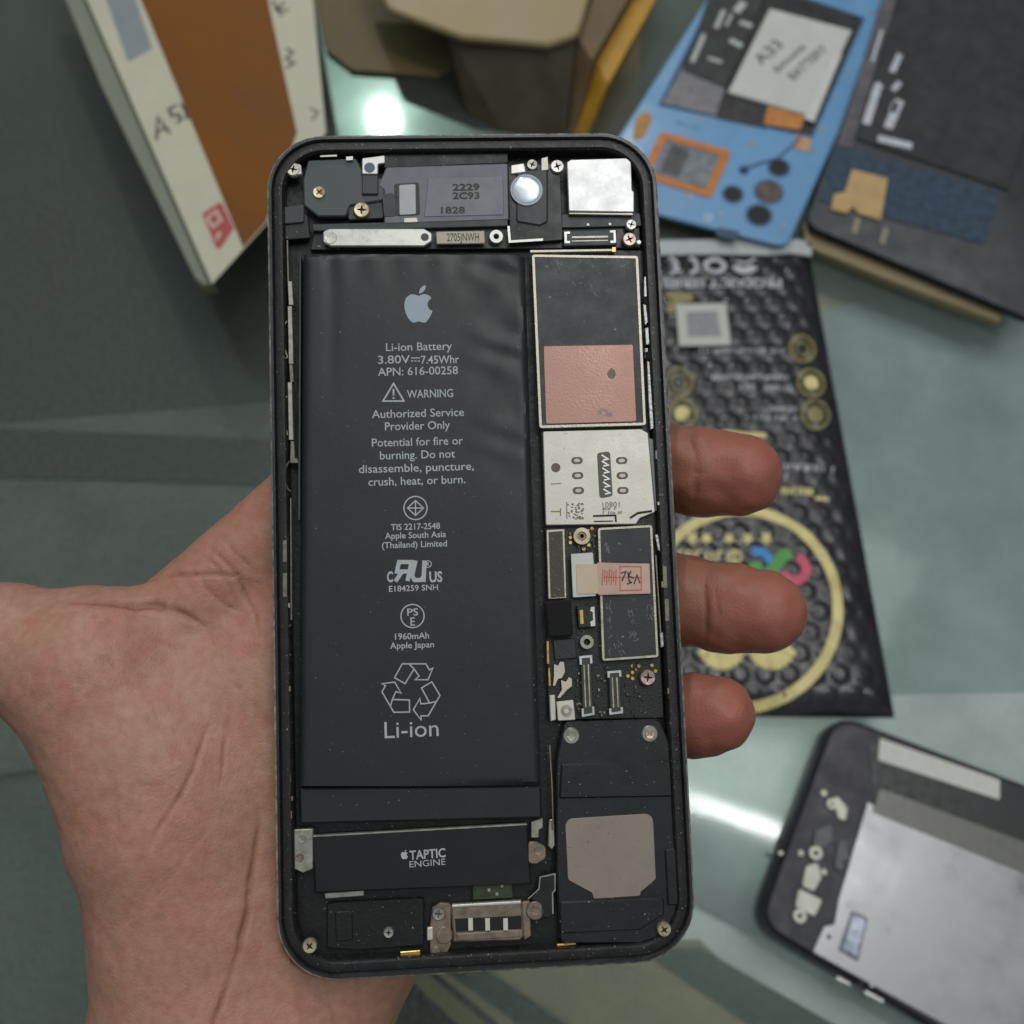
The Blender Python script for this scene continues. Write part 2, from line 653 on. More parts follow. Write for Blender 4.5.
br = PH.plate('bracket', [(292, 830), (313, 829), (313, 869), (303, 873), (292, 868)], -.13, .12, m_steel2, motor, r=.04)
screw(PH, 302, 839, 4.4, -.115, m_steel2, br)
screw(PH, 299.5, 858, 4.4, -.115, m_copper, br)
tb = PH.plate('mounting_tab', [(528, 842), (536, 842), (546, 847), (546, 858), (537, 864), (528, 864)], -.13, .08, m_copper, motor, r=.08)
screw(PH, 539, 851, 5, -.12, m_copper, tb)
PH.plate('flex_tab', [(531, 822), (543, 818), (543, 828), (539, 830), (539, 838), (531, 838)], -.2, .05, m_steel2, motor, r=.02)
PH.plate('flex_tab', [(549, 820), (554, 819), (555, 845), (552, 850), (548, 846)], -.2, .05, m_steel2, motor, r=.02)

# ---- dock connector --------------------------------------------------
dock = PH.plate('dock_connector', [(451, 906), (522, 902), (524, 937), (520, 941), (453, 943)], -.2, .2, m_copper, r=.03, bev=.03)
PH.plate('bright_edge', [(452, 905), (521, 901), (521.3, 904), (452.2, 908)], -.19, .1, m_steel, dock)
PH.plate('opening', [(455, 919), (521, 916), (521.5, 929), (456, 932)], -.185, .03, m_dark, dock, bev=.003)
for x in (470.5, 487.5, 505.5):
    PH.plate('contact_pin', [(x - 2.3, 918.5), (x + 2.3, 918.3), (x + 2.5, 930.5), (x - 2.1, 930.7)], -.17, .03, m_white, dock, bev=.003)
PH.plate('lower_lip', [(457, 934), (519, 930), (519.4, 937), (457, 941)], -.18, .06, m_copper, dock, bev=.01)
PH.plate('side_plate', [(432, 908), (440, 903), (451, 904), (451, 945), (446, 956), (430, 957), (430, 925)], -.22, .1, m_copper, dock, r=.04)
screw(PH, 438.5, 914, 6.6, -.18, m_steel2, dock)
PH.disc('rivet', 444, 935.5, 8.6, -.2, .1, m_copper, dock)
PH.disc('rivet', 436, 952, 5, -.2, .1, m_copper, dock)
PH.plate('clip', [(427, 928), (433, 927), (433, 940), (427, 941)], -.2, .08, m_steel, dock, r=.02)
PH.plate('side_plate', [(522, 902), (530, 901), (531, 936), (524, 941)], -.22, .1, m_copper, dock, r=.02)
ear = PH.disc('mounting_ear', 535.5, 911, 9.2, -.17, .1, m_copper, dock)
screw(PH, 535.5, 911, 5, -.16, m_copper, ear, th=.02)
bm = bmesh.new()
outl = PH.L([(540, 877), (555, 873), (555, 890), (553, 892), (553, 914), (549, 918), (541, 917), (541, 903), (530, 899), (540, 889)], -.17)
bm_prism(bm, rounded(outl, .02), -.3, -.17, .01)
cover = from_bm('flex_cover', bm, m_plas, PH.root)
bm = bmesh.new()
PH.stroke_bm(bm, [(528, 899), (539, 889), (540, 877), (555, 874), (555, 890), (552.5, 893), (553, 914)], 1.2, -.165)
flat('bright_edge', bm, m_steel2, cover)

# bottom corner pieces
screw(PH, 309.5, 946.5, 7.3, -.03, m_brass)
screw(PH, 388.5, 933, 5.2, -.2, m_steel2)
screw(PH, 664.5, 930, 7, -.03, m_brass)
PH.plate('gold_contact', [(400, 952), (420, 950.5), (420.5, 955.5), (400.4, 957)], -.15, .06, m_gold, bev=.01)
PH.plate('gold_contact', [(557, 944.5), (576, 942.5), (576.3, 945), (557.2, 947)], -.15, .06, m_gold, bev=.01)
PH.plate('antenna_block', [(327, 903), (424, 898), (424, 945), (360, 950), (327, 948)], -.26, .1, m_floor, r=.06)
PH.plate('antenna_step', [(335, 912), (352, 911), (353, 940), (336, 942)], -.235, .06, m_floor, r=.04)
PH.plate('flex_strip', [(324, 893), (364, 890), (364, 896), (325, 899)], -.22, .05, m_steel2, r=.02)
gb = PH.plate('green_board', [(472, 878), (512, 876), (513, 898), (473, 900)], -.24, .08, M('solder_mask_green', (52, 66, 38), .4, 0, .4, 10), r=.02)
for x, y in ((484, 884), (491, 882), (489, 890), (497, 894), (502, 886)):
    PH.rect('solder_pad', x - 1.6, y - 1.6, x + 1.6, y + 1.6, -.225, .03, m_steel2, gb, bev=.004)

# ---- loudspeaker -----------------------------------------------------
spk = PH.plate('loudspeaker', [(564, 722), (660, 719), (672, 748), (674, 800), (680, 900), (676, 932), (640, 944), (560, 944), (556, 870), (556, 760)], -.13, .25, m_plas, r=.12, bev=.03)
PH.plate('upper_step', [(561, 764), (671, 760), (673, 797), (559, 799)], -.095, .08, m_plas, spk, r=.04, bev=.03)
PH.plate('side_rib', [(665, 850), (676, 848), (679, 905), (668, 906)], -.09, .08, m_plas, spk, r=.04, bev=.02)
PH.plate('bottom_step', [(560, 902), (664, 898), (664, 915), (640, 930), (560, 934)], -.11, .06, m_plas2 if False else m_plas, spk, r=.06, bev=.02)
PH.plate('speaker_plate', [(565, 819), (653, 813.5), (656, 879), (641, 892), (640, 896), (594, 899), (592, 893), (568, 880)], -.105, .05,
         M('tan_tin', (150, 138, 126), .5, .3, .06, 2.5, bump=.08, bscale=40, speck=.1, sscale=16, speck_col=(110, 100, 90)), spk, r=[.15, .15, .05, .03, .03, .03, .03, .08], bev=.008)
for x, y in ((571.5, 736), (650, 734)):
    PH.disc('washer', x, y, 8.4, -.1, .06, m_steel2, spk, bev=.02)
    screw(PH, x, y, 5.2, -.085, m_brass if x > 600 else m_steel2, spk)

# ---- logic board -----------------------------------------------------
board = PH.plate('logic_board', [(535, 250), (643, 250), (650, 430), (657, 520), (661, 660), (664, 718), (548, 720), (546, 560), (540, 430)], -.24, .08, m_board, r=.04)


def shield(name, pts, z, rim, label=None):
    q = rounded(PH.L(pts, z), .05)
    bm = bmesh.new()
    bm_prism(bm, inset(q, rim * .6), z - .12, z - .012, .004)
    o = from_bm(name, bm, m_shield, board)
    bm = bmesh.new()
    bm_ring(bm, q, inset(q, rim), z - .13, z)
    from_bm('shield_rim', bm, m_solder, o)
    return o


sh = shield('upper_shield', [(532, 254.5), (638, 256), (646, 425), (539.5, 428)], -.09, .042)
PH.plate('thermal_pad', [(543.5, 346), (633, 344.5), (636.5, 421.5), (546, 424)], -.085, .02,
         M('pink_pad', (164, 126, 112), .42, .4, .22, 1.1, bump=.15, speck=.5, sscale=3.2, speck_col=(128, 112, 106)), sh, r=.03, bev=.006)
rnd = random.Random(21)


def scuffs(parent, areas, z, n, seed):
    r_ = random.Random(seed)
    bm = bmesh.new()
    for x0, y0, x1, y1, ang in areas:
        for k in range(n):
            x, y, a, l = r_.uniform(x0, x1), r_.uniform(y0, y1), ang + r_.uniform(-.5, .5), r_.uniform(.6, 5)
            pts = [(x + l * t * math.cos(a) + r_.uniform(-.3, .3), y + l * t * math.sin(a) + r_.uniform(-.3, .3)) for t in (0, .5, 1)]
            PH.stroke_bm(bm, pts, r_.uniform(.25, .8), z)
    flat('scuff_marks', bm, M('scuff_grey', (120, 120, 118), .6, 0, .4, 20), parent)


scuffs(sh, [(538, 259, 632, 264, 0), (618, 259, 634, 268, .4), (556, 260, 562, 268, 1.5), (560, 268, 600, 300, .6)], -.1, 14, 1)
bm = bmesh.new()
PH.poly_bm(bm, [(608, 371), (611, 368), (615, 370), (616, 375), (613, 379), (609, 378), (607, 374)], -.083)
flat('smudge', bm, M('smudge_grey', (122, 106, 98), .6, 0, .4, 14), sh)
sh2 = shield('lower_shield', [(598, 528), (652, 525), (658.5, 657), (602.5, 661)], -.09, .035)
scuffs(sh2, [(607, 640, 622, 655, 1.2), (607, 600, 612, 640, 1.5), (626, 630, 636, 642, -.8), (628, 608, 634, 622, 1.4), (604, 535, 609, 552, 1.5), (646, 590, 653, 620, 1.5)], -.1, 16, 2)
pat = PH.plate('paper_pad', [(571, 554), (593, 552.5), (596, 596), (573, 597.5)], -.07, .04, m_white, board, r=.02, bev=.005)
lab = PH.plate('repair_label', [(576, 564), (649, 563.5), (650.5, 593), (577, 594)], -.055, .012, M('tape_paper', (206, 184, 160), .55, 0, .08, 3), board, r=.02, bev=.003)
PH.plate('clear_tape', [(597.5, 562.5), (649.5, 563.8), (650.5, 593.5), (598.5, 595)], -.05, .004, M('pink_tape', (196, 164, 148), .3, 0, .15, 2), lab, bev=.001)
bm = bmesh.new()
PH.stroke_bm(bm, [(620, 566.5), (641, 566.5), (641.5, 590), (620, 590.5)], 1, -.045, True)
PH.stroke_bm(bm, [(604, 577), (641, 577.5)], .8, -.045)
for k in range(7):
    PH.stroke_bm(bm, [(603 + k * 2.2, 569 + (k % 3)), (602 + k * 2.3, 585 - (k % 2) * 3)], .9, -.045)
flat('red_print', bm, M('red_ink', (200, 96, 78), .6, 0, .3, 20), lab)
bm = bmesh.new()
for st in ([(621, 573), (626, 571.5), (622, 581)], [(628, 572), (629, 580), (631, 583)], [(631, 571), (628.5, 576), (634, 578)], [(634, 584), (637, 575), (640, 583)], [(627, 584), (632, 582)]):
    PH.stroke_bm(bm, st, 1.3, -.042)
flat('pen_marks', bm, M('dark_pen', (70, 45, 42), .6), lab)

rnd = random.Random(17)
for x0, y0, x1, y1, n_ in ((574, 640, 581, 718, 12), (595, 664, 607, 716, 14), (623, 683, 642, 716, 12), (555, 640, 576, 660, 4), (571, 529, 594, 552, 8), (597, 600, 600, 655, 4), (576, 629, 596, 636, 5), (624, 661, 640, 668, 4)):
    for k in range(n_):
        x, y = rnd.uniform(x0, x1), rnd.uniform(y0, y1)
        a, b = rnd.choice(((2.2, 1.2), (1.2, 2.2), (2.8, 1.6), (1.5, 3.0)))
        PH.rect('chip_part', x, y, x + a, y + b, -.195, .05, rnd.choice([m_shield, m_side_, m_copper, m_plas2, m_plas2, m_side_]), board, bev=.004)
# SIM reader
sim = PH.plate('sim_reader', [(543, 431.5), (641, 429), (648, 433), (655, 512), (640, 518), (636, 524), (546, 525)], -.085, .14, m_sim, board, r=.03, bev=.01)
m_hole = M('slot_dark', (96, 88, 74), .5, .3)
for k, y in enumerate((460.5, 475.5, 490.5)):
    for x in (577 + k * .7, 621.7 + k * .6):
        s = PH.scale(x, y, -.08)
        cx, cy = PH.P(x, y, -.08)
        o1 = bmesh.new()
        bm_prism(o1, rrect(cx, cy, 11.5 * s, 7 * s, 3.5 * s, 5), -.1, -.081)
        sl = from_bm('slot', o1, m_hole, sim)
        o1 = bmesh.new()
        bm_prism(o1, rrect(cx, cy, 6 * s, 3.4 * s, 1.7 * s, 5), -.1, -.078)
        from_bm('slot_contact', o1, m_steel2, sim)
cs = PH.plate('contact_window', [(597, 453), (610, 451), (612.8, 496), (599.5, 498.5)], -.079, .02, M('window_dark', (88, 86, 78), .5, .2), sim, r=.06, bev=.003)
bm = bmesh.new()
for y in (457, 463, 470, 477, 484, 491):
    PH.stroke_bm(bm, [(601.5 + (y - 455) * .055, y - 2), (608 + (y - 455) * .055, y + 2), (603 + (y - 455) * .055, y + 3)], 1.6, -.072)
flat('contact_springs', bm, m_steel, cs)
PH.disc('stamp_mark', 555.8, 467.5, 4.6, -.078, .01, m_hole, sim, bev=.002)
bm = bmesh.new()
rnd = random.Random(3)
PH.stroke_bm(bm, [(566.8, 502), (566.8, 519)], .9, -.08)
for i in range(46):
    x, y = 568 + rnd.random() * 15.5, 503 + rnd.random() * 15.5
    PH.stroke_bm(bm, [(x - .9, y), (x + .9, y + rnd.choice((0, 1)))], 1.1, -.08)
PH.text_bm(bm, '10801', 611, 504.5, 17, 5, -.08)
PH.dashes_bm(bm, (603, 509), (620, 508.7), 3, -.08, seed=4)
PH.dashes_bm(bm, (603, 513), (622, 512.7), 3, -.08, seed=5)
PH.stroke_bm(bm, [(551, 511.5), (560, 511.5)], 1, -.08)
PH.stroke_bm(bm, [(560.5, 508), (560.5, 516)], 1, -.08)
PH.stroke_bm(bm, [(551, 484), (561, 483.5)], .8, -.08)
flat('etched_marks', bm, M('etch_grey', (120, 114, 102), .6), sim)
bm = bmesh.new()
PH.stroke_bm(bm, [(593, 516), (615.5, 515.3), (616, 522)], 1.8, -.079)
PH.stroke_bm(bm, [(594, 521.5), (613, 521)], 1.2, -.079)
PH.stroke_bm(bm, [(630, 518), (638, 513), (652, 511)], 2.2, -.079)
flat('cut_lines', bm, m_dark, sim)
PH.plate('side_plate', [(648, 437), (655, 440), (662, 507), (655, 512)], -.13, .12, M('side_grey', (112, 114, 114), .5, .3), sim, r=.02)

# left column of the board
chip = PH.plate('chip_frame', [(546.5, 530), (564.5, 529), (566.5, 598), (548.5, 599)], -.1, .1, m_solder, board, r=.02, bev=.006)
PH.plate('speckled_cover', [(548.5, 532), (562.5, 531), (564.8, 597), (550.5, 598)], -.096, .02,
         M('speckled_grey', (74, 70, 62), .6, .2, .5, 30, speck=.65, sscale=34, speck_col=(150, 145, 132)), chip, bev=.003)
p1 = PH.disc('screw_post', 582, 536, 8.4, -.1, .14, m_brass, board, hole=.55)
PH.disc('post_centre', 582, 536, 4.2, -.13, .06, m_copper, p1, hole=.5)
for x, y in ((570.5, 537.5), (570.5, 542.5), (583.8, 548.8), (589, 545), (592, 528.5), (632.5, 666), (639, 666), (652, 665.5), (632.5, 672.5), (632.7, 678.5), (628, 676), (655.5, 671)):
    PH.disc('gold_pad', x, y, 1.9, -.21, .03, m_gold, board, bev=.004)
PH.plate('foam_block', [(545, 601), (571, 599.5), (573.5, 636), (549, 638)], -.06, .16, m_foam, board, r=.06, bev=.03)
sc = PH.plate('small_connector', [(576.5, 606), (594, 605), (596, 627), (578.5, 628)], -.12, .1, m_plas, board, r=.02)
PH.plate('contact_strip', [(579.5, 610), (583, 609.8), (583.8, 624), (580.4, 624.2)], -.112, .02, m_gold, sc, bev=.003)
PH.plate('latch', [(591, 607), (594.5, 606.6), (595.5, 626), (591, 626.5), (590, 622), (593, 620), (592.6, 612), (590, 611)], -.112, .02, m_steel, sc, bev=.003)
p2 = PH.disc('screw_post', 587, 642, 6.8, -.11, .14, m_steel2, board, hole=.5)
p3 = PH.plate('post_base', [(556.5, 702), (573.5, 700), (575.5, 720), (558, 721)], -.14, .08, m_sim, board, r=.02)
PH.disc('screw_post', 566.7, 710.5, 5.6, -.12, .04, m_steel2, p3, hole=.5)


def bconn(pts, name='board_connector'):
    """long socket with bright hooked ends; pts = its four corners from the top left"""
    o = PH.plate(name, pts, -.13, .1, m_plas2, board, r=.04)
    a, b, c, d = [Vector(q) for q in pts]
    bm = bmesh.new()
    for s, t in ((.14, 0), (.86, 1)):
        l, r_ = a.lerp(d, s), b.lerp(c, s)
        e, f_ = a.lerp(d, .02 if t == 0 else .98), b.lerp(c, .02 if t == 0 else .98)
        PH.stroke_bm(bm, [tuple(l), tuple(e), tuple(f_), tuple(r_)], 2.2, -.124)
    flat('hooked_ends', bm, m_steel, o)
    bm = bmesh.new()
    for s in (.3, .7):
        PH.stroke_bm(bm, [tuple(a.lerp(b, s).lerp(d.lerp(c, s), .15)), tuple(a.lerp(b, s).lerp(d.lerp(c, s), .85))], 1.3, -.122)
    flat('pin_rows', bm, m_brass, o)


bconn([(580.5, 656), (591, 655), (593.5, 715), (583, 717)])
bconn([(608.5, 671.5), (620, 670.5), (622, 713), (610.5, 714.5)])
screw(PH, 648, 677.5, 8, -.12, M('pinkish_steel', (178, 160, 148), .35, .8, .25, 8), board)
m_flake = M('cream_adhesive', (205, 200, 178), .6, 0, .1, 5, bump=.3)
for pts in ([(554, 664), (558, 666), (560, 662), (564, 662), (565, 672), (562, 678), (558, 679), (555, 686), (553, 686), (554, 677)],
            [(561, 680), (566, 682), (569, 677), (572, 679), (572, 686), (567, 690), (560, 698), (557, 698), (562, 690)]):
    PH.plate('adhesive_flake', pts, -.16, .03, m_flake, board, r=.015, bev=.005)
PH.plate('spring_strip', [(546.5, 641), (549, 641), (549.5, 664), (547, 664)], -.15, .05, m_gold, board, bev=.005)
PH.plate('spring_strip', [(548, 668), (550, 668), (551, 686), (548.6, 686)], -.15, .05, m_gold, board, bev=.005)
PH.plate('ground_tab', [(549.5, 695.5), (555, 695), (556, 720), (550.5, 721.5)], -.13, .08, m_sim, board, r=.01)
PH.plate('dark_chip', [(553, 640), (575, 638), (577, 658), (555, 660)], -.17, .08, m_shield, board, r=.01)
rnd = random.Random(11)
for i in range(26):
    x, y = rnd.choice([(rnd.uniform(574, 580), rnd.uniform(640, 720)), (rnd.uniform(596, 606), rnd.uniform(664, 716)), (rnd.uniform(625, 640), rnd.uniform(664, 700)), (rnd.uniform(568, 595), rnd.uniform(529, 552))])
    PH.rect('chip_part', x, y, x + rnd.uniform(1.6, 3), y + rnd.uniform(1.2, 3), -.2, .04, rnd.choice([m_shield, m_steel2, m_copper, m_plas2]), board, bev=.004)

# ---- top of the phone --------------------------------------------------
PH.plate('antenna_cover', [(308, 160), (356, 158), (362, 170), (362, 178), (384, 178), (384, 200), (350, 205), (346, 216), (318, 216), (304, 205), (303, 180)], -.15, .12, M('antenna_grey', (76, 84, 84), .55, 0, .2, 3, bump=.1), r=.06, bev=.02)
screw(PH, 293, 169, 7, -.06, m_sim)
PH.plate('corner_clip', [(297, 163), (301, 165), (302, 174), (297, 175)], -.07, .05, m_sim, r=.01)
screw(PH, 319, 192, 6.6, -.12, m_brass)
PH.plate('screw_base', [(348, 200), (382, 200), (384, 218), (348, 220)], -.2, .1, m_plas2, r=.05)
screw(PH, 361.5, 209.5, 8.2, -.12, m_brass)
brk = PH.plate('antenna_bracket', [(362, 158), (385, 155), (385, 163), (378, 164), (378, 174), (362, 174)], -.11, .06, m_steel, r=.03)
PH.disc('blue_dot', 369.5, 167.5, 5.4, -.105, .02, M('blue_grey', (92, 98, 128), .5), brk, bev=.004)
PH.plate('bracket_leg', [(362, 175), (378, 175), (378, 194), (362, 194)], -.1, .1, m_plas2, r=.02)
PH.plate('left_block', [(281, 214), (304, 212), (308, 216), (310, 238), (281, 240)], -.16, .1, m_plas, r=.04)
PH.plate('left_step', [(283, 207), (304, 204), (304, 222), (284, 224)], -.12, .06, m_plas2, r=.04)
PH.plate('thin_bar', [(320, 155.3), (337, 154.5), (337, 156.5), (320, 157)], -.1, .02, m_steel, bev=.004)
PH.plate('thin_bar', [(346, 156.5), (353, 156), (353, 160), (346, 160.5)], -.1, .02, m_steel, bev=.004)
ear = PH.plate('earpiece_module', [(386, 167), (508, 163), (509, 220), (384, 224), (384, 190), (378, 186)], -.14, .15, m_mod, r=.05, bev=.02)
PH.plate('dark_top', [(384, 148), (508, 146), (508, 163), (384, 168)], -.17, .12, m_plas, ear, r=.03)
PH.plate('notch_strip', [(382, 195), (392, 192), (396, 200), (396, 216), (384, 217)], -.132, .02, m_plas2, ear, r=.05, bev=.004)
PH.plate('dark_surround', [(394, 184), (419, 182), (420, 215), (395, 216)], -.134, .02, m_plas, ear, r=.05, bev=.004)
PH.plate('white_square', [(399, 185), (415.5, 184), (416, 214), (399.5, 215)], -.125, .02, M('pale_grey', (168, 170, 172), .5, .2, .06), ear, r=.03, bev=.004)
PH.plate('white_stub', [(404, 218), (417, 217.5), (418, 222), (404, 222.5)], -.13, .03, m_sim, ear, r=.02, bev=.005)
PH.plate('raised_panel', [(428, 178), (503, 175.5), (504, 215), (424, 217)], -.13, .03, M('module_panel', (112, 115, 123), .5, .2, .1, 3), ear, r=.03, bev=.01)
bm = bmesh.new()
for i, t in enumerate(('2229', '2C93')):
    PH.text_bm(bm, t, 466, 187 + i * 8.5, 27, 6.5, -.125, bold=.03)
    flat('stamped_text', bm, M('stamp_dark', (50, 50, 58), .6), ear)
    bm = bmesh.new()
PH.text_bm(bm, '1828', 453, 210, 24, 6.5, -.125, bold=.02)
flat('stamped_text', bm, M('stamp_dark', (50, 50, 58), .6), ear)
# flex cover bar
PH.plate('lower_rail', [(312, 224), (508, 219), (508, 226), (313, 231)], -.15, .1, m_plas2, r=.02)
PH.plate('base_strip', [(315, 230), (640, 226), (640, 248), (310, 250)], -.24, .08, m_plas, r=.02)
bar = PH.plate('cover_bar', [(323, 231), (330, 228.5), (424, 228.5), (432, 233), (432, 241), (424, 246), (331, 246), (323, 242)], -.1, .08, m_steel, r=.06, bev=.015)
screw(PH, 330.5, 237.5, 6.8, -.09, m_sim, bar)
PH.disc('hole', 424.8, 237, 4, -.095, .02, M('hole_grey', (70, 70, 72), .5), bar, bev=.003)
lb = PH.plate('part_label', [(436, 231.5), (484.5, 230.5), (485, 243.5), (436.5, 244)], -.12, .03, M('beige_label', (178, 170, 152), .55, .2, .12, 6), r=.01)
bm = bmesh.new()
PH.text_bm(bm, '2705JNWH', 463, 237, 32, 8, -.115)
flat('printed_text', bm, M('label_ink', (70, 66, 58), .6), lb)
PH.disc('screw_post', 496.3, 236.3, 6.6, -.12, .1, m_steel, hole=.45)

# rear camera
camo = PH.plate('rear_camera', [(508, 166), (560, 163), (563, 240), (510, 244)], -.14, .2, m_plas, r=.05)
PH.plate('camera_step', [(516, 170), (548, 168), (548, 222), (540, 226), (516, 222)], -.11, .1, m_plas2, camo, r=.06, bev=.03)
x, y = PH.P(526.5, 190, -.1)
rl = 14.4 * PH.scale(526, 190, -.1)
bm = bmesh.new()
prev = None
for k in range(7):
    a = R(90 * k / 6)
    rr2, zz = rl * math.cos(a), -.1 + .03 * math.sin(a)
    ring = [bm.verts.new((x + max(rr2, .004) * math.cos(2 * math.pi * i / 32), y + max(rr2, .004) * math.sin(2 * math.pi * i / 32), zz)) for i in range(32)]
    if prev:
        for i in range(32):
            bm.faces.new((prev[i], prev[(i + 1) % 32], ring[(i + 1) % 32], ring[i]))
    prev = ring
bm.faces.new(prev)
from_bm('camera_lens', bm, M('lens_glint_glass', (205, 214, 222), .3, .35, .25, 3, coat=1), camo)  # lamp reflection in the lens put into its pale base colour
bm = bmesh.new()
bm_ring(bm, circle(x, y, rl * 1.12, 32), circle(x, y, rl * .98, 32), -.12, -.09)
from_bm('lens_ring', bm, M('lens_ring', (110, 116, 122), .3, .7), camo)
PH.plate('bright_tab', [(511, 165), (524, 163), (526, 172), (511, 174)], -.1, .04, m_steel, camo, r=.02)
bm = bmesh.new()
PH.stroke_bm(bm, [(508.5, 226), (509.8, 241.5), (543, 239.5)], 2.4, -.09)
flat('corner_edge', bm, m_steel, camo)
screw(PH, 532.3, 164.3, 5.6, -.09, m_steel2, camo)
screw(PH, 557.4, 166, 6.8, -.08, m_steel, camo)
PH.plate('tab', [(541, 158), (548, 156), (549, 170), (541, 171)], -.1, .04, m_steel2, camo, r=.01)
PH.plate('bright_shield', [(567, 162), (571, 159.5), (628, 158), (631, 162), (632, 190), (634, 192), (634, 212), (569, 211)], -.08, .1, M('white_tin', (214, 214, 214), .42, .45, .07, 3, bump=.1, bscale=14), r=.02)
PH.plate('shield_lip', [(569, 212.5), (633, 213), (633, 215), (569, 214)], -.1, .05, m_solder, bev=.005)
PH.plate('side_rail', [(556, 214), (640, 213), (642, 226), (556, 228)], -.18, .08, m_plas2, r=.03)
cn = PH.plate('board_socket', [(563, 231), (617, 230), (617, 245), (564, 246)], -.13, .1, m_plas2, r=.02)
bm = bmesh.new()
PH.stroke_bm(bm, [(570, 232.5), (565.5, 232.8), (565.8, 242), (570, 242)], 2.2, -.124)
PH.stroke_bm(bm, [(610, 231.5), (614.5, 231.3), (615, 241.5), (610.5, 241.8)], 2.2, -.124)
flat('hooked_ends', bm, m_steel, cn)
bm = bmesh.new()
PH.stroke_bm(bm, [(572, 237.2), (608, 236.6)], 1.8, -.122)
PH.stroke_bm(bm, [(572, 241), (608, 240.4)], 1, -.122)
flat('pin_rows', bm, m_steel2, cn)
screw(PH, 631.4, 224.3, 5.4, -.08, m_steel)
screw(PH, 629.7, 239, 7, -.1, M('pinkish_steel', (178, 160, 148)))
PH.disc('bright_stud', 639, 242, 2.6, -.1, .05, m_steel)
PH.plate('board_edge', [(530, 250), (613, 248.8), (613, 251), (530, 252.5)], -.14, .05, m_solder, bev=.005)
PH.plate('gold_pad', [(612, 247), (616, 247), (616, 252), (612, 252)], -.13, .04, m_gold, bev=.005)
for x, y in ((588, 224.5), (610, 224)):
    PH.disc('rivet', x, y, 1.6, -.16, .04, m_steel2, bev=.004)

# ---- side rails ----------------------------------------------------------
m_side = M('side_steel', (122, 118, 108), .45, .6, .3, 9, bump=.2)
PH.plate('rail_line', [(299.5, 256), (301, 256), (300, 520), (298, 520)], -.13, .2, m_plas2, bev=.004)
PH.plate('rail_line', [(286.5, 240), (288, 240), (289, 283), (287.5, 283)], -.12, .1, m_side, bev=.004)
for (y0, y1) in ((281, 305), (306, 364), (382, 440)):
    PH.plate('button_flex', [(287.5, y0), (292, y0), (293.5, y1), (288.7, y1)], -.09, .12, m_steel2, r=.012, bev=.008)
PH.plate('button_flex', [(289, 364), (292.7, 364), (293.6, 382), (290, 382)], -.11, .1, m_side, bev=.006)
PH.plate('button_flex', [(290.5, 441), (294, 441), (295, 458), (298, 459), (298, 463), (290, 463)], -.1, .1, m_side, r=.01, bev=.006)
bm = bmesh.new()
for y0, y1 in ((321, 360), (396, 437)):
    PH.stroke_bm(bm, [(287, y0), (283.4, y0 + 5), (283, y1), (287.5, y1 - 3), (284.5, y1 - 12)], 1.3, -.07)
flat('button_spring', bm, m_side, PH.root)
for (y0, y1) in ((540, 562), (573, 597)):
    PH.plate('side_clip', [(282.5, y0), (287, y0), (287, y1), (282.7, y1)], -.045, .1, m_side, r=.01, bev=.006)
PH.plate('rail_edge', [(290, 498), (291.5, 498), (292, 620), (290.5, 620)], -.09, .1, m_side, bev=.004)
for y in (476, 640):
    x, yy = PH.P(291, y, -.09)
    bm = bmesh.new()
    q = [(291 - 6 * math.sin(t * math.pi / 10), y - 15 * math.cos(t * math.pi / 10)) for t in range(11)]
    PH.stroke_bm(bm, q, 1.6, -.06)
    flat('rail_scallop', bm, m_plas2, PH.root)
# right side: torn bright foil and clips
rnd = random.Random(5)
m_foil = M('torn_foil', (170, 170, 168), .35, .6, .4, 12, bump=.6, bscale=20)
for pts in ([(644, 277), (648, 274), (649.5, 296), (644, 297)], [(643, 304), (646, 303), (648, 322), (645, 326)], [(645, 328), (649, 327), (650, 344), (646, 345)],
            [(650, 315), (651.5, 314), (653, 338), (651.5, 340)], [(645, 348), (648, 348), (648, 358), (645, 358)], [(647, 360), (649.5, 362), (654, 428), (650.5, 430), (648.5, 400)],
            [(651, 344), (654, 343), (653, 350), (650, 351)]):
    PH.plate('foil_scrap', pts, -.09, .06, m_foil, r=.012, bev=.008)
PH.plate('dark_clip', [(643, 297), (650, 295), (650, 304), (644, 305)], -.08, .1, m_foam, bev=.01)
PH.plate('dark_clip', [(645, 352), (652, 350), (653, 359), (646, 360)], -.08, .1, m_foam, bev=.01)
PH.plate('rail_edge', [(653, 400), (656, 400), (657, 414), (654, 414)], -.07, .08, m_side, bev=.006)
for (y0, y1, x) in ((566, 588, 662.5), (599, 621, 664.5)):
    PH.plate('side_clip', [(x, y0), (x + 4.4, y0), (x + 5, y1), (x + .8, y1)], -.045, .1, m_side, r=.01, bev=.006)
for pts in ([(655, 535), (658, 534), (661, 552), (658, 550)], [(660, 634), (663, 632), (664, 646), (661, 648)]):
    PH.plate('foil_scrap', pts, -.08, .05, m_foil, r=.012, bev=.008)
PH.plate('rail_edge', [(655, 555), (656.5, 555), (662, 640), (660.5, 640)], -.1, .08, m_side, bev=.004)
PH.plate('cable', [(549, 745), (550.5, 745), (553, 790), (554, 830), (552.5, 830), (551.5, 790)], -.13, .04, m_copper, bev=.006)


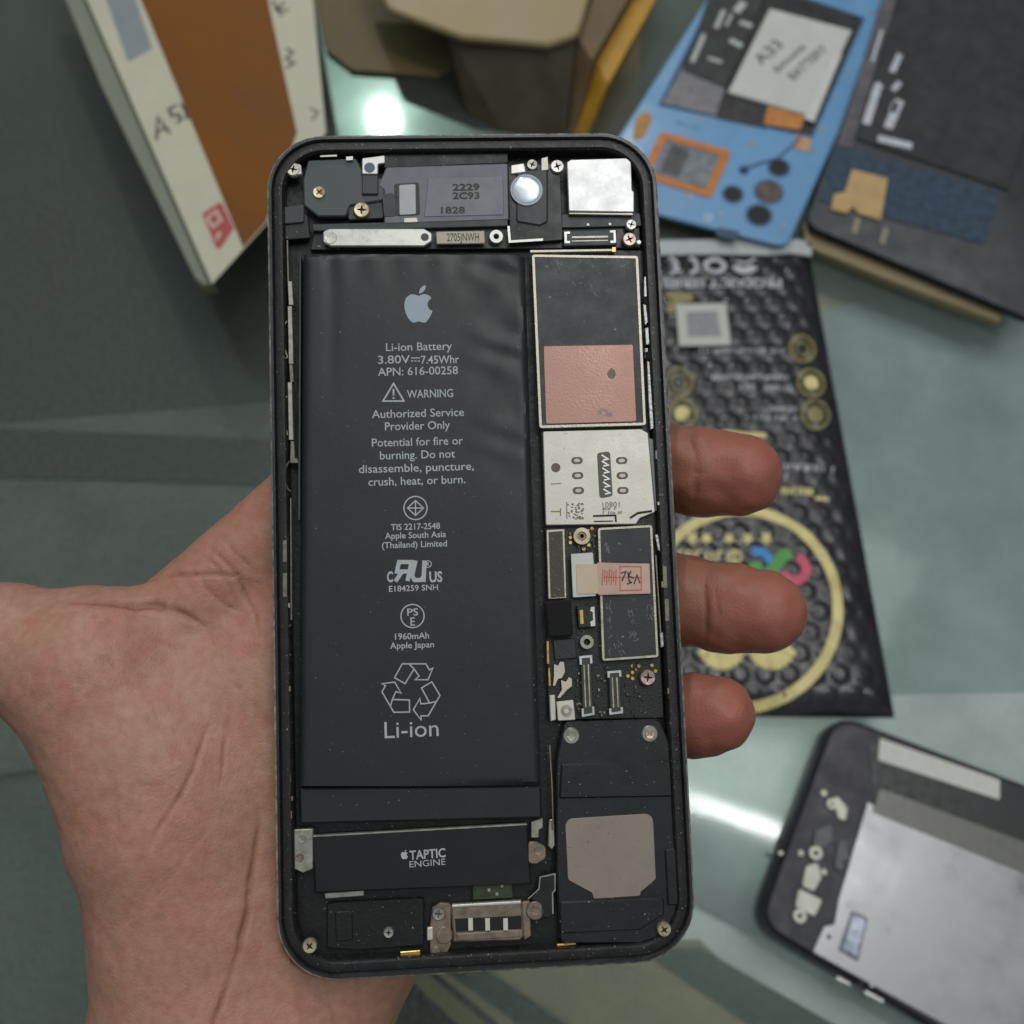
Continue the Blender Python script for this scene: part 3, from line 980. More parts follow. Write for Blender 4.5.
rnd = random.Random(29)
for k in range(14):
    t = rnd.uniform(.12, .93)
    left = rnd.random() < .5
    y = 135 + 830 * t
    x = (269 + 10 * t + rnd.uniform(11, 15)) if left else (655 + 40 * t - rnd.uniform(11, 15))
    l = rnd.uniform(3, 9)
    PH.plate('spring_clip', [(x - 1.2, y), (x + 1, y), (x + 1.2, y + l), (x - 1, y + l)], -.05, .08, rnd.choice([m_side, m_side, m_steel2, m_copper]), r=.01, bev=.006)

# ================================================================== HAND
def J(px, py, z):
    x, y = PH.P(px, py, z)
    return np.array((x, y, z))


def caps(p, a, b, ra, rb):
    ba = b - a
    h = np.clip(((p - a) @ ba) / (ba @ ba), 0, 1)
    return np.linalg.norm(p - a - h[:, None] * ba, axis=1) - (ra + (rb - ra) * h)


def smin(a, b, k):
    h = np.clip(.5 + .5 * (b - a) / k, 0, 1)
    return b + (a - b) * h - k * h * (1 - h)


PALM = [  # joints in the phone's coordinates
    (J(170, 1660, -3.2), J(205, 1130, -2.4), 2.6, 2.1), (J(205, 1130, -2.4), J(205, 1060, -2.3), 2.1, 2.1), (J(270, 1660, -3.3), J(262, 1130, -2.4), 2.5, 1.9), (J(262, 1130, -2.4), J(262, 1070, -2.4), 1.9, 1.9),
    (J(215, 1060, -2.3), J(338, 520, -1.75), 1.6, .98), (J(240, 1060, -2.4), J(400, 590, -1.85), 1.7, 1.0),
    (J(280, 1060, -2.4), J(450, 680, -1.9), 1.65, .98), (J(268, 1060, -2.3), J(480, 760, -1.9), 1.4, .95),
    (J(265, 1040, -2.35), J(296, 900, -2.3), 1.35, 1.4),
    (J(205, 1040, -1.95), J(165, 765, -1.55), 1.75, 1.55), (J(165, 810, -1.6), J(95, 672, -1.5), 1.6, 1.42),
    (J(158, 640, -1.75), J(306, 506, -1.75), .9, .84), (J(190, 700, -1.7), J(300, 640, -1.9), 1.1, 1.0),
    (J(200, 900, -1.6), J(250, 700, -1.75), 1.2, 1.0),
]
FINGERS = [
    [(J(338, 520, -1.75), .95), (J(520, 460, -2.35), .86), (J(655, 466, -1.62), .80), (J(703, 473, -1.3), .80), (J(741, 475, -.98), .73)],
    [(J(400, 590, -1.85), .98), (J(560, 570, -2.5), .88), (J(682, 599, -1.62), .80), (J(728, 608, -1.3), .79), (J(764, 612, -.98), .73)],
    [(J(450, 680, -1.9), .95), (J(570, 690, -2.5), .83), (J(672, 714, -1.55), .74), (J(700, 715, -1.3), .71), (J(717, 714, -1.1), .655)],
    [(J(480, 760, -1.9), .9), (J(580, 800, -2.4), .74), (J(625, 800, -1.9), .65), (J(640, 780, -1.75), .6), (J(630, 762, -1.7), .52)],
]
THUMB = [(J(95, 672, -1.5), 1.4), (J(10, 645, -1.35), 1.05), (J(-110, 640, -.9), .98), (J(-190, 630, -.5), .85)]


def hand_sdf(p):
    d = None
    for a, b, ra, rb in PALM:
        c = caps(p, a, b, ra, rb)
        d = c if d is None else smin(d, c, .55)
    for f in FINGERS + [THUMB]:
        e = None
        for (a, ra), (b, rb) in zip(f, f[1:]):
            c = caps(p, a, b, ra, rb)
            e = c if e is None else smin(e, c, .12)
        d = smin(d, e, .4)
    # nothing of the hand reaches into the phone: the flesh lies flat against its back
    q = np.abs(p[:, :2]) - np.array((W / 2 - .5, H / 2 - .5))
    rr_ = np.linalg.norm(np.maximum(q, 0), axis=1) + np.minimum(np.max(q, axis=1), 0) - .5
    box = np.maximum(rr_, np.abs(p[:, 2] + .3) - .42)
    d = -smin(-d, box - .01, .06)
    return d


def build_hand():
    h = .09
    lo = np.array((-11.8, -19.0, -6.4))
    hi = np.array((6.0, 2.6, .9))
    n = ((hi - lo) / h).astype(int) + 1
    ax = [lo[i] + h * np.arange(n[i]) for i in range(3)]
    V = np.empty(n, dtype=np.float32)
    for k in range(n[0]):
        g = np.stack(np.meshgrid(ax[0][k:k + 1], ax[1], ax[2], indexing='ij'), -1).reshape(-1, 3)
        V[k] = hand_sdf(g).reshape(n[1], n[2])
    ins = V < 0
    c = [ins[i:n[0] - 1 + i, j:n[1] - 1 + j, k:n[2] - 1 + k] for i in (0, 1) for j in (0, 1) for k in (0, 1)]
    s = sum(x.astype(np.int8) for x in c)
    act = (s > 0) & (s < 8)
    idx = -np.ones(act.shape, int)
    cells = np.argwhere(act)
    idx[act] = np.arange(len(cells))
    P = lo + h * (cells + .5)
    quads = []
    for axn in range(3):
        sl0 = [slice(None)] * 3
        sl1 = [slice(None)] * 3
        sl0[axn], sl1[axn] = slice(0, -1), slice(1, None)
        A, B = ins[tuple(sl0)], ins[tuple(sl1)]
        e = np.argwhere(A != B)
        u, v = [(1, 2), (2, 0), (0, 1)][axn]
        ok = (e[:, u] > 0) & (e[:, v] > 0) & (e[:, u] < n[u] - 1) & (e[:, v] < n[v] - 1)
        e = e[ok]
        flip = A[tuple(e.T)]
        q = []
        for du, dv in ((-1, -1), (0, -1), (0, 0), (-1, 0)):
            t = e.copy()
            t[:, u] += du
            t[:, v] += dv
            q.append(idx[tuple(t.T)])
        q = np.stack(q, 1)
        q[~flip] = q[~flip][:, ::-1]
        quads.append(q)
    quads = np.concatenate(quads)

    def grad(p):
        e = 2e-3
        g = np.stack([hand_sdf(p + e * np.eye(3)[i]) - hand_sdf(p - e * np.eye(3)[i]) for i in range(3)], 1)
        return g / np.maximum(np.linalg.norm(g, axis=1), 1e-6)[:, None]

    for _ in range(3):
        P = P - grad(P) * np.clip(hand_sdf(P), -.08, .08)[:, None]
    me = bpy.data.meshes.new('hand')
    me.from_pydata(P.tolist(), [], quads.tolist())
    o = bpy.data.objects.new('hand', me)
    COL.objects.link(o)
    sm = o.modifiers.new('sub', 'SUBSURF')
    sm.levels = sm.render_levels = 1
    bpy.context.view_layer.update()
    me2 = bpy.data.meshes.new_from_object(o.evaluated_get(bpy.context.evaluated_depsgraph_get()))
    bpy.data.objects.remove(o)
    bpy.data.meshes.remove(me)
    P = np.empty(len(me2.vertices) * 3, dtype=np.float32)
    me2.vertices.foreach_get('co', P)
    P = P.reshape(-1, 3).astype(float)
    G = grad(P)
    P = P - G * np.clip(hand_sdf(P), -.05, .05)[:, None]
    # creases: polylines found on the palm, pressed into the surface
    CR = [([(60, 600), (128, 603), (155, 604), (185, 612), (203, 623), (214, 644)], .06, .05), ([(90, 590), (138, 582), (179, 576), (214, 574), (268, 584)], .035, .04),
          ([(205, 541), (222, 560), (238, 576), (253, 615), (262, 650)], .035, .035), ([(196, 548), (216, 566), (232, 590), (240, 612)], .022, .03),
          ([(218, 530), (232, 552), (262, 575)], .02, .03), ([(188, 560), (206, 588), (228, 606), (262, 620)], .02, .03),
          ([(262, 800), (257, 845), (250, 892), (238, 951), (217, 1010), (200, 1060)], .05, .05), ([(129, 874), (167, 821), (191, 774), (208, 727), (214, 690)], .025, .035),
          ([(235, 680), (226, 740), (214, 800)], .018, .03), ([(128, 700), (150, 722), (205, 735)], .014, .03), ([(214, 644), (240, 690), (262, 720)], .025, .04),
          ([(60, 640), (110, 660), (150, 700), (170, 760)], .012, .03), ([(105, 940), (150, 905), (200, 840)], .012, .03), ([(150, 640), (185, 650), (215, 672)], .014, .03),
          ([(690, 432), (696, 470), (692, 516)], .022, .05), ([(702, 566), (708, 610), (704, 650)], .022, .05), ([(715, 570), (722, 612), (716, 652)], .012, .04),
          ([(300, 985), (330, 1010), (345, 1040)], .02, .04)]
    depth = np.zeros(len(P))
    up = P[:, 2] > -2.2
    # find crease vertices by their sight line so the creases sit where they run on the palm
    o_ = np.array(PH.inv @ CO)
    Rm = np.array((CAM.inverted() @ PH.m))
    C = P @ Rm[:3, :3].T + Rm[:3, 3]
    pxy = np.stack([512 + F * C[:, 0] / -C[:, 2], 512 - F * C[:, 1] / -C[:, 2]], 1)
    cm = 1 / 58.
    wob = np.array([[noise.noise(Vector(q * 1.3)) * 5 + noise.noise(Vector(q * 4)) * 1.6, noise.noise(Vector(q * 1.3 + np.array((9., 4, 2)))) * 5] for q in P])
    for pl, dep, wid in CR:
        best = np.full(len(P), 1e9)
        tap = np.zeros(len(P))
        tot = sum(math.dist(a, b) for a, b in zip(pl, pl[1:]))
        run = 0.
        for a, b in zip(pl, pl[1:]):
            a, b = np.array(a, float), np.array(b, float)
            ab = b - a
            t = np.clip(((pxy - a) @ ab) / (ab @ ab), 0, 1)
            dd = np.linalg.norm(pxy + wob - a - t[:, None] * ab, axis=1) * cm
            ll = math.dist(a, b)
            s_ = run + t * ll
            tap = np.where(dd < best, np.clip(np.minimum(s_, tot - s_) / (.3 * tot), .05, 1), tap)
            best = np.minimum(best, dd)
            run += ll
        k = np.exp(-(best / (wid * (.6 + .4 * tap))) ** 2) * tap
        depth = np.maximum(depth, 1.5 * dep * k * up)
    P = P - G * depth[:, None]
    # soft folds
    fold = np.array([noise.fractal(Vector(q * .8), .7, 2.1, 3) for q in P])
    fine = np.array([noise.noise(Vector(q * 3.1)) for q in P])
    P = P + G * (fold * .03 + fine * (.01 + .022 * np.clip((P[:, 0] - 2.4) / .8, 0, 1)))[:, None]
    me2.vertices.foreach_set('co', P.astype(np.float32).ravel())
    # tone: pink finger pads and creases, paler heel
    tip = np.zeros(len(P))
    for f in FINGERS:
        dd = np.linalg.norm(P - (f[-1][0] + np.array((0.0, 0, .4))), axis=1)
        tip = np.maximum(tip, np.exp(-(dd / 1.0) ** 2))
    web = np.exp(-(np.linalg.norm(P - J(240, 560, -.9), axis=1) / 1.6) ** 2) * .5
    col = me2.color_attributes.new('tone', 'FLOAT_COLOR', 'POINT')
    fing = np.clip((P[:, 0] - 2.4) / .8, 0, 1)
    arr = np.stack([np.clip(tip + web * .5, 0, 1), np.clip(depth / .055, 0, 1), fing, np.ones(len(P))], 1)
    col.data.foreach_set('color', arr.astype(np.float32).ravel())
    me2.polygons.foreach_set('use_smooth', [True] * len(me2.polygons))
    me2.name = 'hand'
    return me2


def skin_mat():
    m = bpy.data.materials.new('skin')
    m.use_nodes = True
    N, L = m.node_tree.nodes, m.node_tree.links
    b = N['Principled BSDF']
    at = N.new('ShaderNodeAttribute')
    at.attribute_name = 'tone'
    sp = N.new('ShaderNodeSeparateColor')
    L.new(at.outputs['Color'], sp.inputs[0])
    tc = N.new('ShaderNodeTexCoord')

    def nz(scale, detail, lo, hi):
        n = N.new('ShaderNodeTexNoise')
        n.inputs['Scale'].default_value = scale
        n.inputs['Detail'].default_value = detail
        L.new(tc.outputs['Object'], n.inputs[0])
        r = N.new('ShaderNodeMapRange')
        r.inputs[1].default_value, r.inputs[2].default_value = lo, hi
        L.new(n.outputs[0], r.inputs[0])
        return n, r

    def mix(fac, a, c, mode='MIX', k=None):
        x = N.new('ShaderNodeMix')
        x.data_type = 'RGBA'
        x.blend_type = mode
        if k is not None:
            mu = N.new('ShaderNodeMath')
            mu.operation = 'MULTIPLY'
            mu.inputs[1].default_value = k
            L.new(fac, mu.inputs[0])
            fac = mu.outputs[0]
        L.new(fac, x.inputs[0])
        for s, v in ((6, a), (7, c)):
            if isinstance(v, tuple):
                x.inputs[s].default_value = (*lin(v), 1)
            else:
                L.new(v, x.inputs[s])
        return x.outputs[2]

    _, r1 = nz(.55, 4, .35, .65)
    _, r2 = nz(7, 5, .35, .7)
    c = mix(r1.outputs[0], (180, 139, 118), (187, 136, 120))
    c = mix(r2.outputs[0], c, (152, 104, 82), k=.45)
    _, r3 = nz(2.2, 5, .5, .72)
    c = mix(r3.outputs[0], c, (176, 108, 90), k=.35)
    c = mix(sp.outputs[2], c, (140, 92, 70), k=.85)
    c = mix(sp.outputs[0], c, (172, 98, 86), k=.7)
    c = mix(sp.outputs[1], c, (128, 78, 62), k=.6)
    L.new(c, b.inputs['Base Color'])
    b.inputs['Roughness'].default_value = .46
    b.inputs['Specular IOR Level'].default_value = .35
    b.inputs['Subsurface Weight'].default_value = .12
    b.inputs['Subsurface Radius'].default_value = (.5, .2, .1)
    b.inputs['Subsurface Scale'].default_value = .5
    # network of fine lines over the palm
    nd = N.new('ShaderNodeTexNoise')
    nd.inputs['Scale'].default_value = 1.1
    nd.inputs['Detail'].default_value = 3
    L.new(tc.outputs['Object'], nd.inputs[0])
    va = N.new('ShaderNodeVectorMath')
    va.operation = 'MULTIPLY_ADD'
    va.inputs[1].default_value = (.9, .9, .9)
    L.new(nd.outputs[1], va.inputs[0])
    L.new(tc.outputs['Object'], va.inputs[2])
    lines = []
    for sc_ in (1.5, 4.2):
        vl = N.new('ShaderNodeTexVoronoi')
        vl.feature = 'DISTANCE_TO_EDGE'
        vl.inputs['Scale'].default_value = sc_
        L.new(va.outputs[0], vl.inputs[0])
        rl_ = N.new('ShaderNodeMapRange')
        rl_.inputs[1].default_value, rl_.inputs[2].default_value = 0., .05
        rl_.inputs[3].default_value, rl_.inputs[4].default_value = 1., 0.
        L.new(vl.outputs[0], rl_.inputs[0])
        mk = N.new('ShaderNodeMath')
        mk.operation = 'MULTIPLY'
        L.new(rl_.outputs[0], mk.inputs[0])
        L.new(r3.outputs[0] if sc_ < 2 else r1.outputs[0], mk.inputs[1])
        lines.append(mk.outputs[0])
    ls = N.new('ShaderNodeMath')
    ls.operation = 'MAXIMUM'
    L.new(lines[0], ls.inputs[0])
    L.new(lines[1], ls.inputs[1])
    c = mix(ls.outputs[0], c, (138, 90, 72), k=.13)
    L.new(c, b.inputs['Base Color'])
    b3 = N.new('ShaderNodeBump')
    b3.invert = True
    b3.inputs['Strength'].default_value = .12
    b3.inputs['Distance'].default_value = .03
    L.new(ls.outputs[0], b3.inputs['Height'])
    v = N.new('ShaderNodeTexVoronoi')
    v.inputs['Scale'].default_value = 13
    v.feature = 'DISTANCE_TO_EDGE'
    n0, _ = nz(26, 5, 0, 1)
    L.new(tc.outputs['Object'], v.inputs[0])
    b1 = N.new('ShaderNodeBump')
    b1.inputs['Strength'].default_value = .28
    b1.inputs['Distance'].default_value = .02
    L.new(v.outputs[0], b1.inputs['Height'])
    b2 = N.new('ShaderNodeBump')
    b2.inputs['Strength'].default_value = .4
    b2.inputs['Distance'].default_value = .015
    L.new(b3.outputs[0], b1.inputs['Normal'])
    L.new(n0.outputs[0], b2.inputs['Height'])
    L.new(b1.outputs[0], b2.inputs['Normal'])
    L.new(b2.outputs[0], b.inputs['Normal'])
    return m


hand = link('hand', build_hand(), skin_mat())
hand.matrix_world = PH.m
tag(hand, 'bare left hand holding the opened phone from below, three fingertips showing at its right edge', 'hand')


# ================================================================== COUNTER
def tframe(name, o, a, b, z=0.):
    """frame on a level plane: origin under pixel o, x axis from a to b"""
    O, A, B = T(*o, z), T(*a, z), T(*b, z)
    d = (B - A)
    ang = math.atan2(d.y, d.x)
    return Frame(name, Matrix.Translation(O) @ Matrix.Rotation(ang, 4, 'Z'))


def struct(name, bm, mat, smooth=False):
    o = from_bm(name, bm, mat, None, smooth)
    o['kind'] = 'structure'
    return o


def glass_mat():
    m = bpy.data.materials.new('counter_glass')
    m.use_nodes = True
    N, L = m.node_tree.nodes, m.node_tree.links
    N.remove(N['Principled BSDF'])
    out = N['Material Output']
    tr = N.new('ShaderNodeBsdfTransparent')
    tr.inputs[0].default_value = (.96, .975, .965, 1)
    g1 = N.new('ShaderNodeBsdfGlossy')
    g1.inputs['Roughness'].default_value = .055
    g2 = N.new('ShaderNodeBsdfGlossy')
    g2.inputs['Roughness'].default_value = .23
    g2.inputs['Color'].default_value = (.62, .95, .8, 1)
    tc = N.new('ShaderNodeTexCoord')
    n = N.new('ShaderNodeTexNoise')
    n.inputs['Scale'].default_value = .35
    n.inputs['Detail'].default_value = 6
    L.new(tc.outputs['Object'], n.inputs[0])
    mr = N.new('ShaderNodeMapRange')
    mr.inputs[1].default_value, mr.inputs[2].default_value = .35, .7
    mr.inputs[3].default_value, mr.inputs[4].default_value = .5, .85
    L.new(n.outputs[0], mr.inputs[0])
    mg = N.new('ShaderNodeMixShader')
    L.new(mr.outputs[0], mg.inputs[0])
    L.new(g1.outputs[0], mg.inputs[1])
    L.new(g2.outputs[0], mg.inputs[2])
    fr = N.new('ShaderNodeFresnel')
    fr.inputs[0].default_value = 1.6
    mx = N.new('ShaderNodeMixShader')
    L.new(fr.outputs[0], mx.inputs[0])
    L.new(tr.outputs[0], mx.inputs[1])
    L.new(mg.outputs[0], mx.inputs[2])
    df = N.new('ShaderNodeBsdfDiffuse')
    df.inputs[0].default_value = (.62, .66, .62, 1)
    n2 = N.new('ShaderNodeTexNoise')
    n2.inputs['Scale'].default_value = 5
    n2.inputs['Detail'].default_value = 8
    n2.inputs['Roughness'].default_value = .75
    L.new(tc.outputs['Object'], n2.inputs[0])
    m2 = N.new('ShaderNodeMapRange')
    m2.inputs[1].default_value, m2.inputs[2].default_value = .35, .8
    m2.inputs[3].default_value, m2.inputs[4].default_value = .012, .15
    L.new(n2.outputs[0], m2.inputs[0])
    mz = N.new('ShaderNodeMixShader')
    L.new(m2.outputs[0], mz.inputs[0])
    L.new(mx.outputs[0], mz.inputs[1])
    L.new(df.outputs[0], mz.inputs[2])
    L.new(mz.outputs[0], out.inputs[0])
    return m


bm = bmesh.new()
bmesh.ops.create_grid(bm, x_segments=1, y_segments=1, size=90)
struct('glass_counter_top', bm, glass_mat())
bm = bmesh.new()
bmesh.ops.create_grid(bm, x_segments=1, y_segments=1, size=120)
bmesh.ops.translate(bm, verts=bm.verts, vec=(0, 20, -6))
struct('shelf', bm, M('shelf_paint', (84, 92, 84), .7, 0, .35, .12, bump=.1, bscale=1))


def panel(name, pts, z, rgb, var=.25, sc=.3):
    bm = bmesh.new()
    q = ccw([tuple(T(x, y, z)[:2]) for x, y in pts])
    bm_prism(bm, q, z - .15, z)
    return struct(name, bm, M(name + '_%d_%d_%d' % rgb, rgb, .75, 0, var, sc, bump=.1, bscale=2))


panel('shelf_tone_and_light', [(-200, -60), (420, -60), (560, 330), (400, 560), (-200, 560)], -5.6, (46, 50, 40), .45, .2)  # left panels: shade and dark contents both put into the colour
panel('shelf_tone_and_light', [(-200, 440), (300, 400), (420, 720), (-200, 800)], -5.3, (92, 98, 88), .35, .25)
panel('shelf_tone_and_light', [(-200, 420), (290, 440), (290, 485), (150, 480), (-200, 470)], -5.0, (40, 44, 36), .4, .3)
panel('shelf_tone_and_light', [(280, -80), (640, -80), (640, 140), (300, 140)], -5.2, (112, 103, 76), .3, .2)
panel('shelf_tone_and_light', [(640, 160), (1200, 160), (1200, 420), (700, 420)], -2.4, (176, 176, 152), .2, .2)  # right panels: brighter light put into the colour
panel('shelf_tone_and_light', [(760, 330), (1200, 200), (1200, 760), (640, 760)], -2.1, (148, 162, 162), .3, .2)
panel('shelf_tone_and_light', [(560, 700), (1200, 690), (1200, 1120), (880, 1120), (600, 940)], -1.9, (204, 210, 210), .18, .35)  # pale: ceiling reflection in the glass put into the colour
panel('grey_band', [(600, 790), (690, 812), (900, 872), (850, 985), (700, 905), (600, 868)], -1.4, (118, 120, 128), .1, .4)  # plain grey band above the pale panel
panel('shelf_tone_and_light', [(300, 940), (700, 940), (900, 1130), (300, 1130)], -1.7, (138, 134, 104), .3, .3)
panel('shelf_edge', [(640, 948), (700, 948), (900, 1062), (900, 1090), (760, 1030)], -1.4, (52, 66, 56), .3, .5)
panel('shelf_edge', [(340, 960), (420, 960), (560, 1075), (340, 1075)], -1.4, (28, 32, 28), .3, .5)
panel('shelf_edge', [(425, 955), (465, 955), (640, 1075), (590, 1075)], -1.4, (46, 54, 44), .3, .5)
panel('shelf_edge', [(392, 962), (412, 960), (545, 1075), (510, 1075)], -1.2, (108, 116, 78), .2, .5)

def slant_poly(bm, fr, up, lo, z1, z0, r=0.):
    """block whose top and bottom outlines differ"""
    a = [bm.verts.new((*q, z1)) for q in rounded(fr.L(up, z1), r)]
    b = [bm.verts.new((*q, z0)) for q in rounded(fr.L(lo, z0), r)]
    k = len(a)
    for i in range(k):
        bm.faces.new((a[i], a[(i + 1) % k], b[(i + 1) % k], b[i]))
    bm.faces.new(a)
    bm.faces.new(b[::-1])


def slab(fr, name, pts, z1, under, mat, r, z0=.02, bev=.1):
    """flat case with rounded-in underside"""
    p = rounded(fr.L(pts, z1), r)
    bm = bmesh.new()
    prof = [(under, z0), (under * .3, z0 + (z1 - z0) * .35), (.02, z0 + (z1 - z0) * .6), (0, z1 - bev), (bev * .3, z1 - bev * .3), (bev, z1)]
    vs = [[bm.verts.new((*q, z)) for q in inset(p, d)] for d, z in prof]
    k = len(p)
    for a, b in zip(vs, vs[1:]):
        for i in range(k):
            bm.faces.new((a[i], a[(i + 1) % k], b[(i + 1) % k], b[i]))
    bm.faces.new(vs[-1])
    bm.faces.new(vs[0][::-1])
    return from_bm(name, bm, mat, fr.root)


# ---- white box with the brown tape -------------------------------------
ZX = 5.0
m_card = M('white_card', (190, 186, 166), .6, 0, .08, .6, bump=.08, bscale=6)
m_card2 = M('grey_card', (122, 128, 112), .6, 0, .1, .6)
BX = tframe('carton', (200, 130), (212, 281), (322, 150), 0.)
tag(BX.root, 'white carton wrapped in wide brown tape with handwritten A5 and a red badge, upper left', 'box')
top = [(212, 284), (78, -20), (50, -90), (292, -90), (312, -10), (326, 132), (268, 222)]
bm = bmesh.new()
slant_poly(bm, BX, top, [(200, 240), (78, -20), (50, -90), (292, -90), (312, -10), (316, 112), (262, 190)], ZX, .02)
lid = from_bm('lid', bm, m_card, BX.root)
bm = bmesh.new()
edge = [(214, 284), (76, -22), (46, -90), (26, -90), (58, -18), (100, 84), (195, 278), (203, 285)]
bm_prism(bm, rounded(BX.L(edge, ZX - .5), .1), ZX - 1.2, ZX - .5, .05)
from_bm('lid_edge', bm, m_card2, BX.root)
m_tape = M('brown_tape', (118, 70, 14), .55, 0, .2, .5, bump=.3, bscale=1.4, stretch=(1, .25, 1), rvar=.08, spec=.18)
bm = bmesh.new()
tp = BX.L([(243, 247), (137, -10), (108, -88), (252, -88), (270, 10), (297, 132), (266, 222)], ZX + .02)
bm_prism(bm, tp, ZX, ZX + .02, 0)
from_bm('brown_tape', bm, m_tape, BX.root)
m_ink = M('black_marker', (46, 44, 42), .6)
bm = bmesh.new()
BX.stroke_bm(bm, [(156.5, 140), (157.5, 117), (170, 133)], 3.0, ZX + .015)
BX.stroke_bm(bm, [(157.5, 132), (165.5, 127)], 2.4, ZX + .015)
BX.stroke_bm(bm, [(177, 105), (168.5, 109), (172, 116), (178, 114), (181.5, 119), (177, 123)], 3, ZX + .015)
BX.stroke_bm(bm, [(181, 103), (186, 112), (187, 118), (196, 116)], 3, ZX + .015)
flat('handwriting', bm, m_ink, lid)
bm = bmesh.new()
BX.stroke_bm(bm, [(272, 0), (282, 16)], 3, ZX + .015)
BX.stroke_bm(bm, [(284, 2), (276, 10), (288, 10)], 3, ZX + .015)
BX.stroke_bm(bm, [(286, 48), (293, 52), (286, 58), (294, 63), (286, 68)], 3.2, ZX + .015)
BX.stroke_bm(bm, [(310, 108), (318, 112), (312, 120)], 2.4, ZX + .015)
flat('handwriting', bm, M('grey_marker', (104, 102, 92), .6), lid)
BX.plate('grey_label', [(92, -40), (112, -70), (152, 48), (128, 62)], ZX + .012, .01, M('blue_grey_label', (126, 134, 140), .5, 0, .12, .8), lid, bev=.002)
bd = BX.plate('badge', [(202, 214), (221, 201), (234, 228), (218, 252)], ZX + .015, .015, M('red_ink_badge', (166, 62, 58), .5, 0, .2, 3), lid, r=.15, bev=.002)
bm = bmesh.new()
BX.stroke_bm(bm, [(207, 218), (216, 211), (221, 220), (213, 227)], 3, ZX + .02, True)
BX.stroke_bm(bm, [(216, 240), (220, 232)], 3, ZX + .02)
flat('badge_mark', bm, M('pale_pink', (196, 176, 164), .6), bd)

# ---- beige tray box at the top ---------------------------------------------
TB = tframe('parts_box', (520, 60), (450, 60), (580, 60), 0.)
tag(TB.root, 'beige topped box with a dark printed front and yellow stripe, behind the phone', 'box')
ZT = 3.2
topp = [(360, -60), (388, 8), (462, 36), (548, 44), (578, 34), (606, -60)]
bm = bmesh.new()
bm_prism(bm, rounded(TB.L(topp, ZT), [.1, .8, .4, .4, .8, .1]), ZT - .35, ZT, .12)
bx = from_bm('lid', bm, M('beige_plastic', (158, 140, 104), .5, 0, .08, .4, bump=.05), TB.root)
bm = bmesh.new()


def slant(bm, up, lo, z1, z0):
    """prism whose top and bottom outlines differ"""
    a = [bm.verts.new((*TB.P(*q, z1), z1)) for q in up]
    b = [bm.verts.new((*TB.P(*q, z0), z0)) for q in lo]
    k = len(a)
    for i in range(k):
        bm.faces.new((a[i], a[(i + 1) % k], b[(i + 1) % k], b[i]))
    bm.faces.new(a)
    bm.faces.new(b[::-1])


slant(bm, [(446, 30), (548, 45), (576, 36), (590, -40), (430, -40)], [(468, 116), (502, 130), (566, 134), (600, -20), (440, -20)], ZT - .36, .02)
body = from_bm('body', bm, M('dark_print', (66, 58, 42), .6, 0, .35, .8), TB.root, False)
bm = bmesh.new()
slant(bm, [(577, 36), (607, -40), (650, -60), (656, -50), (592, 60)], [(568, 132), (612, -10), (650, -20), (640, 6), (576, 134)], ZT - .5, .02)
from_bm('side_wall', bm, M('brown_side', (104, 84, 56), .6, 0, .3, .8), TB.root, False)
bm = bmesh.new()
slant(bm, [(596, 60), (648, -44), (668, -50), (672, -30), (608, 84)], [(574, 134), (632, 8), (648, -12), (650, 4), (588, 134)], 2.0, .03)
from_bm('yellow_stripe', bm, M('yellow_print', (176, 132, 38), .5, 0, .15, .8), TB.root, False)
CC = tframe('box_side_card', (390, 20), (345, 60), (455, 50), 0.)  # flat stand-in for the brown side of a larger box
tag(CC.root, 'olive brown card standing in for a box side, between the carton and beige box', 'cardboard')
CC.plate('sheet', [(300, -70), (450, -70), (472, 58), (440, 76), (352, 70), (326, 50)], .25, .2, M('olive_card', (104, 92, 62), .7, 0, .22, .35, bump=.1, bscale=3), CC.root, r=.4, bev=.04)

# ---- blue phone ------------------------------------------------------------
BP = tframe('blue_phone', (740, 130), (661, 213), (762, 242), 0.)
tag(BP.root, 'pale blue phone chassis with its back off and a white noted battery', 'phone')
ZP1 = .9
m_blue = M('pale_blue_plastic', (104, 152, 196), .42, 0, .08, .6, bump=.05)
outl = [(590, 186), (716, -14), (748, -64), (915, -30), (884, -6), (790, 236), (776, 247), (760, 244), (610, 203)]
fr_ = slab(BP, 'chassis', [(588, 184), (720, -22), (740, -62), (914, -36), (787, 247), (602, 200)], ZP1, .3, m_blue, [.5, .3, .3, .5, .7, .6], .35)
slab(BP, 'display_edge', [(592, 188), (720, -22), (740, -62), (912, -36), (786, 249), (604, 203)], .36, .2, M('navy_edge', (28, 38, 52), .3), [.5, .3, .3, .5, .7, .6], .02, .04)
m_bay = M('bay_grey', (74, 76, 80), .5, .1, .3, 1.2)
BP.plate('battery_bay', [(752, -20), (864, 18), (812, 136), (660, 104), (716, -4)], ZP1 + .012, .02, M('bay_dark', (40, 44, 44), .5, .1, .4, 1.5), BP.root, r=.1, bev=.003)
bt = BP.plate('battery', [(716, -24), (768, -10), (726, 88), (683, 70)], ZP1 + .15, .14, M('battery_dark', (46, 52, 50), .45, 0, .3, 1.2), BP.root, r=.06, bev=.04)
bm = bmesh.new()
zz = ZP1 + .155
for st, w in (([(736, 12), (744, 2)], 8), ([(692, 62), (700, 44), (704, 34)], 5), ([(740, 22), (752, 26)], 6), ([(730, 40), (742, 46)], 6), ([(716, 28), (724, 10)], 5), ([(708, 58), (722, 62)], 4), ([(726, 26), (732, 14)], 3)):
    BP.stroke_bm(bm, st, w, zz)
flat('printed_marks', bm, M('soft_white', (176, 182, 178), .5), bt)
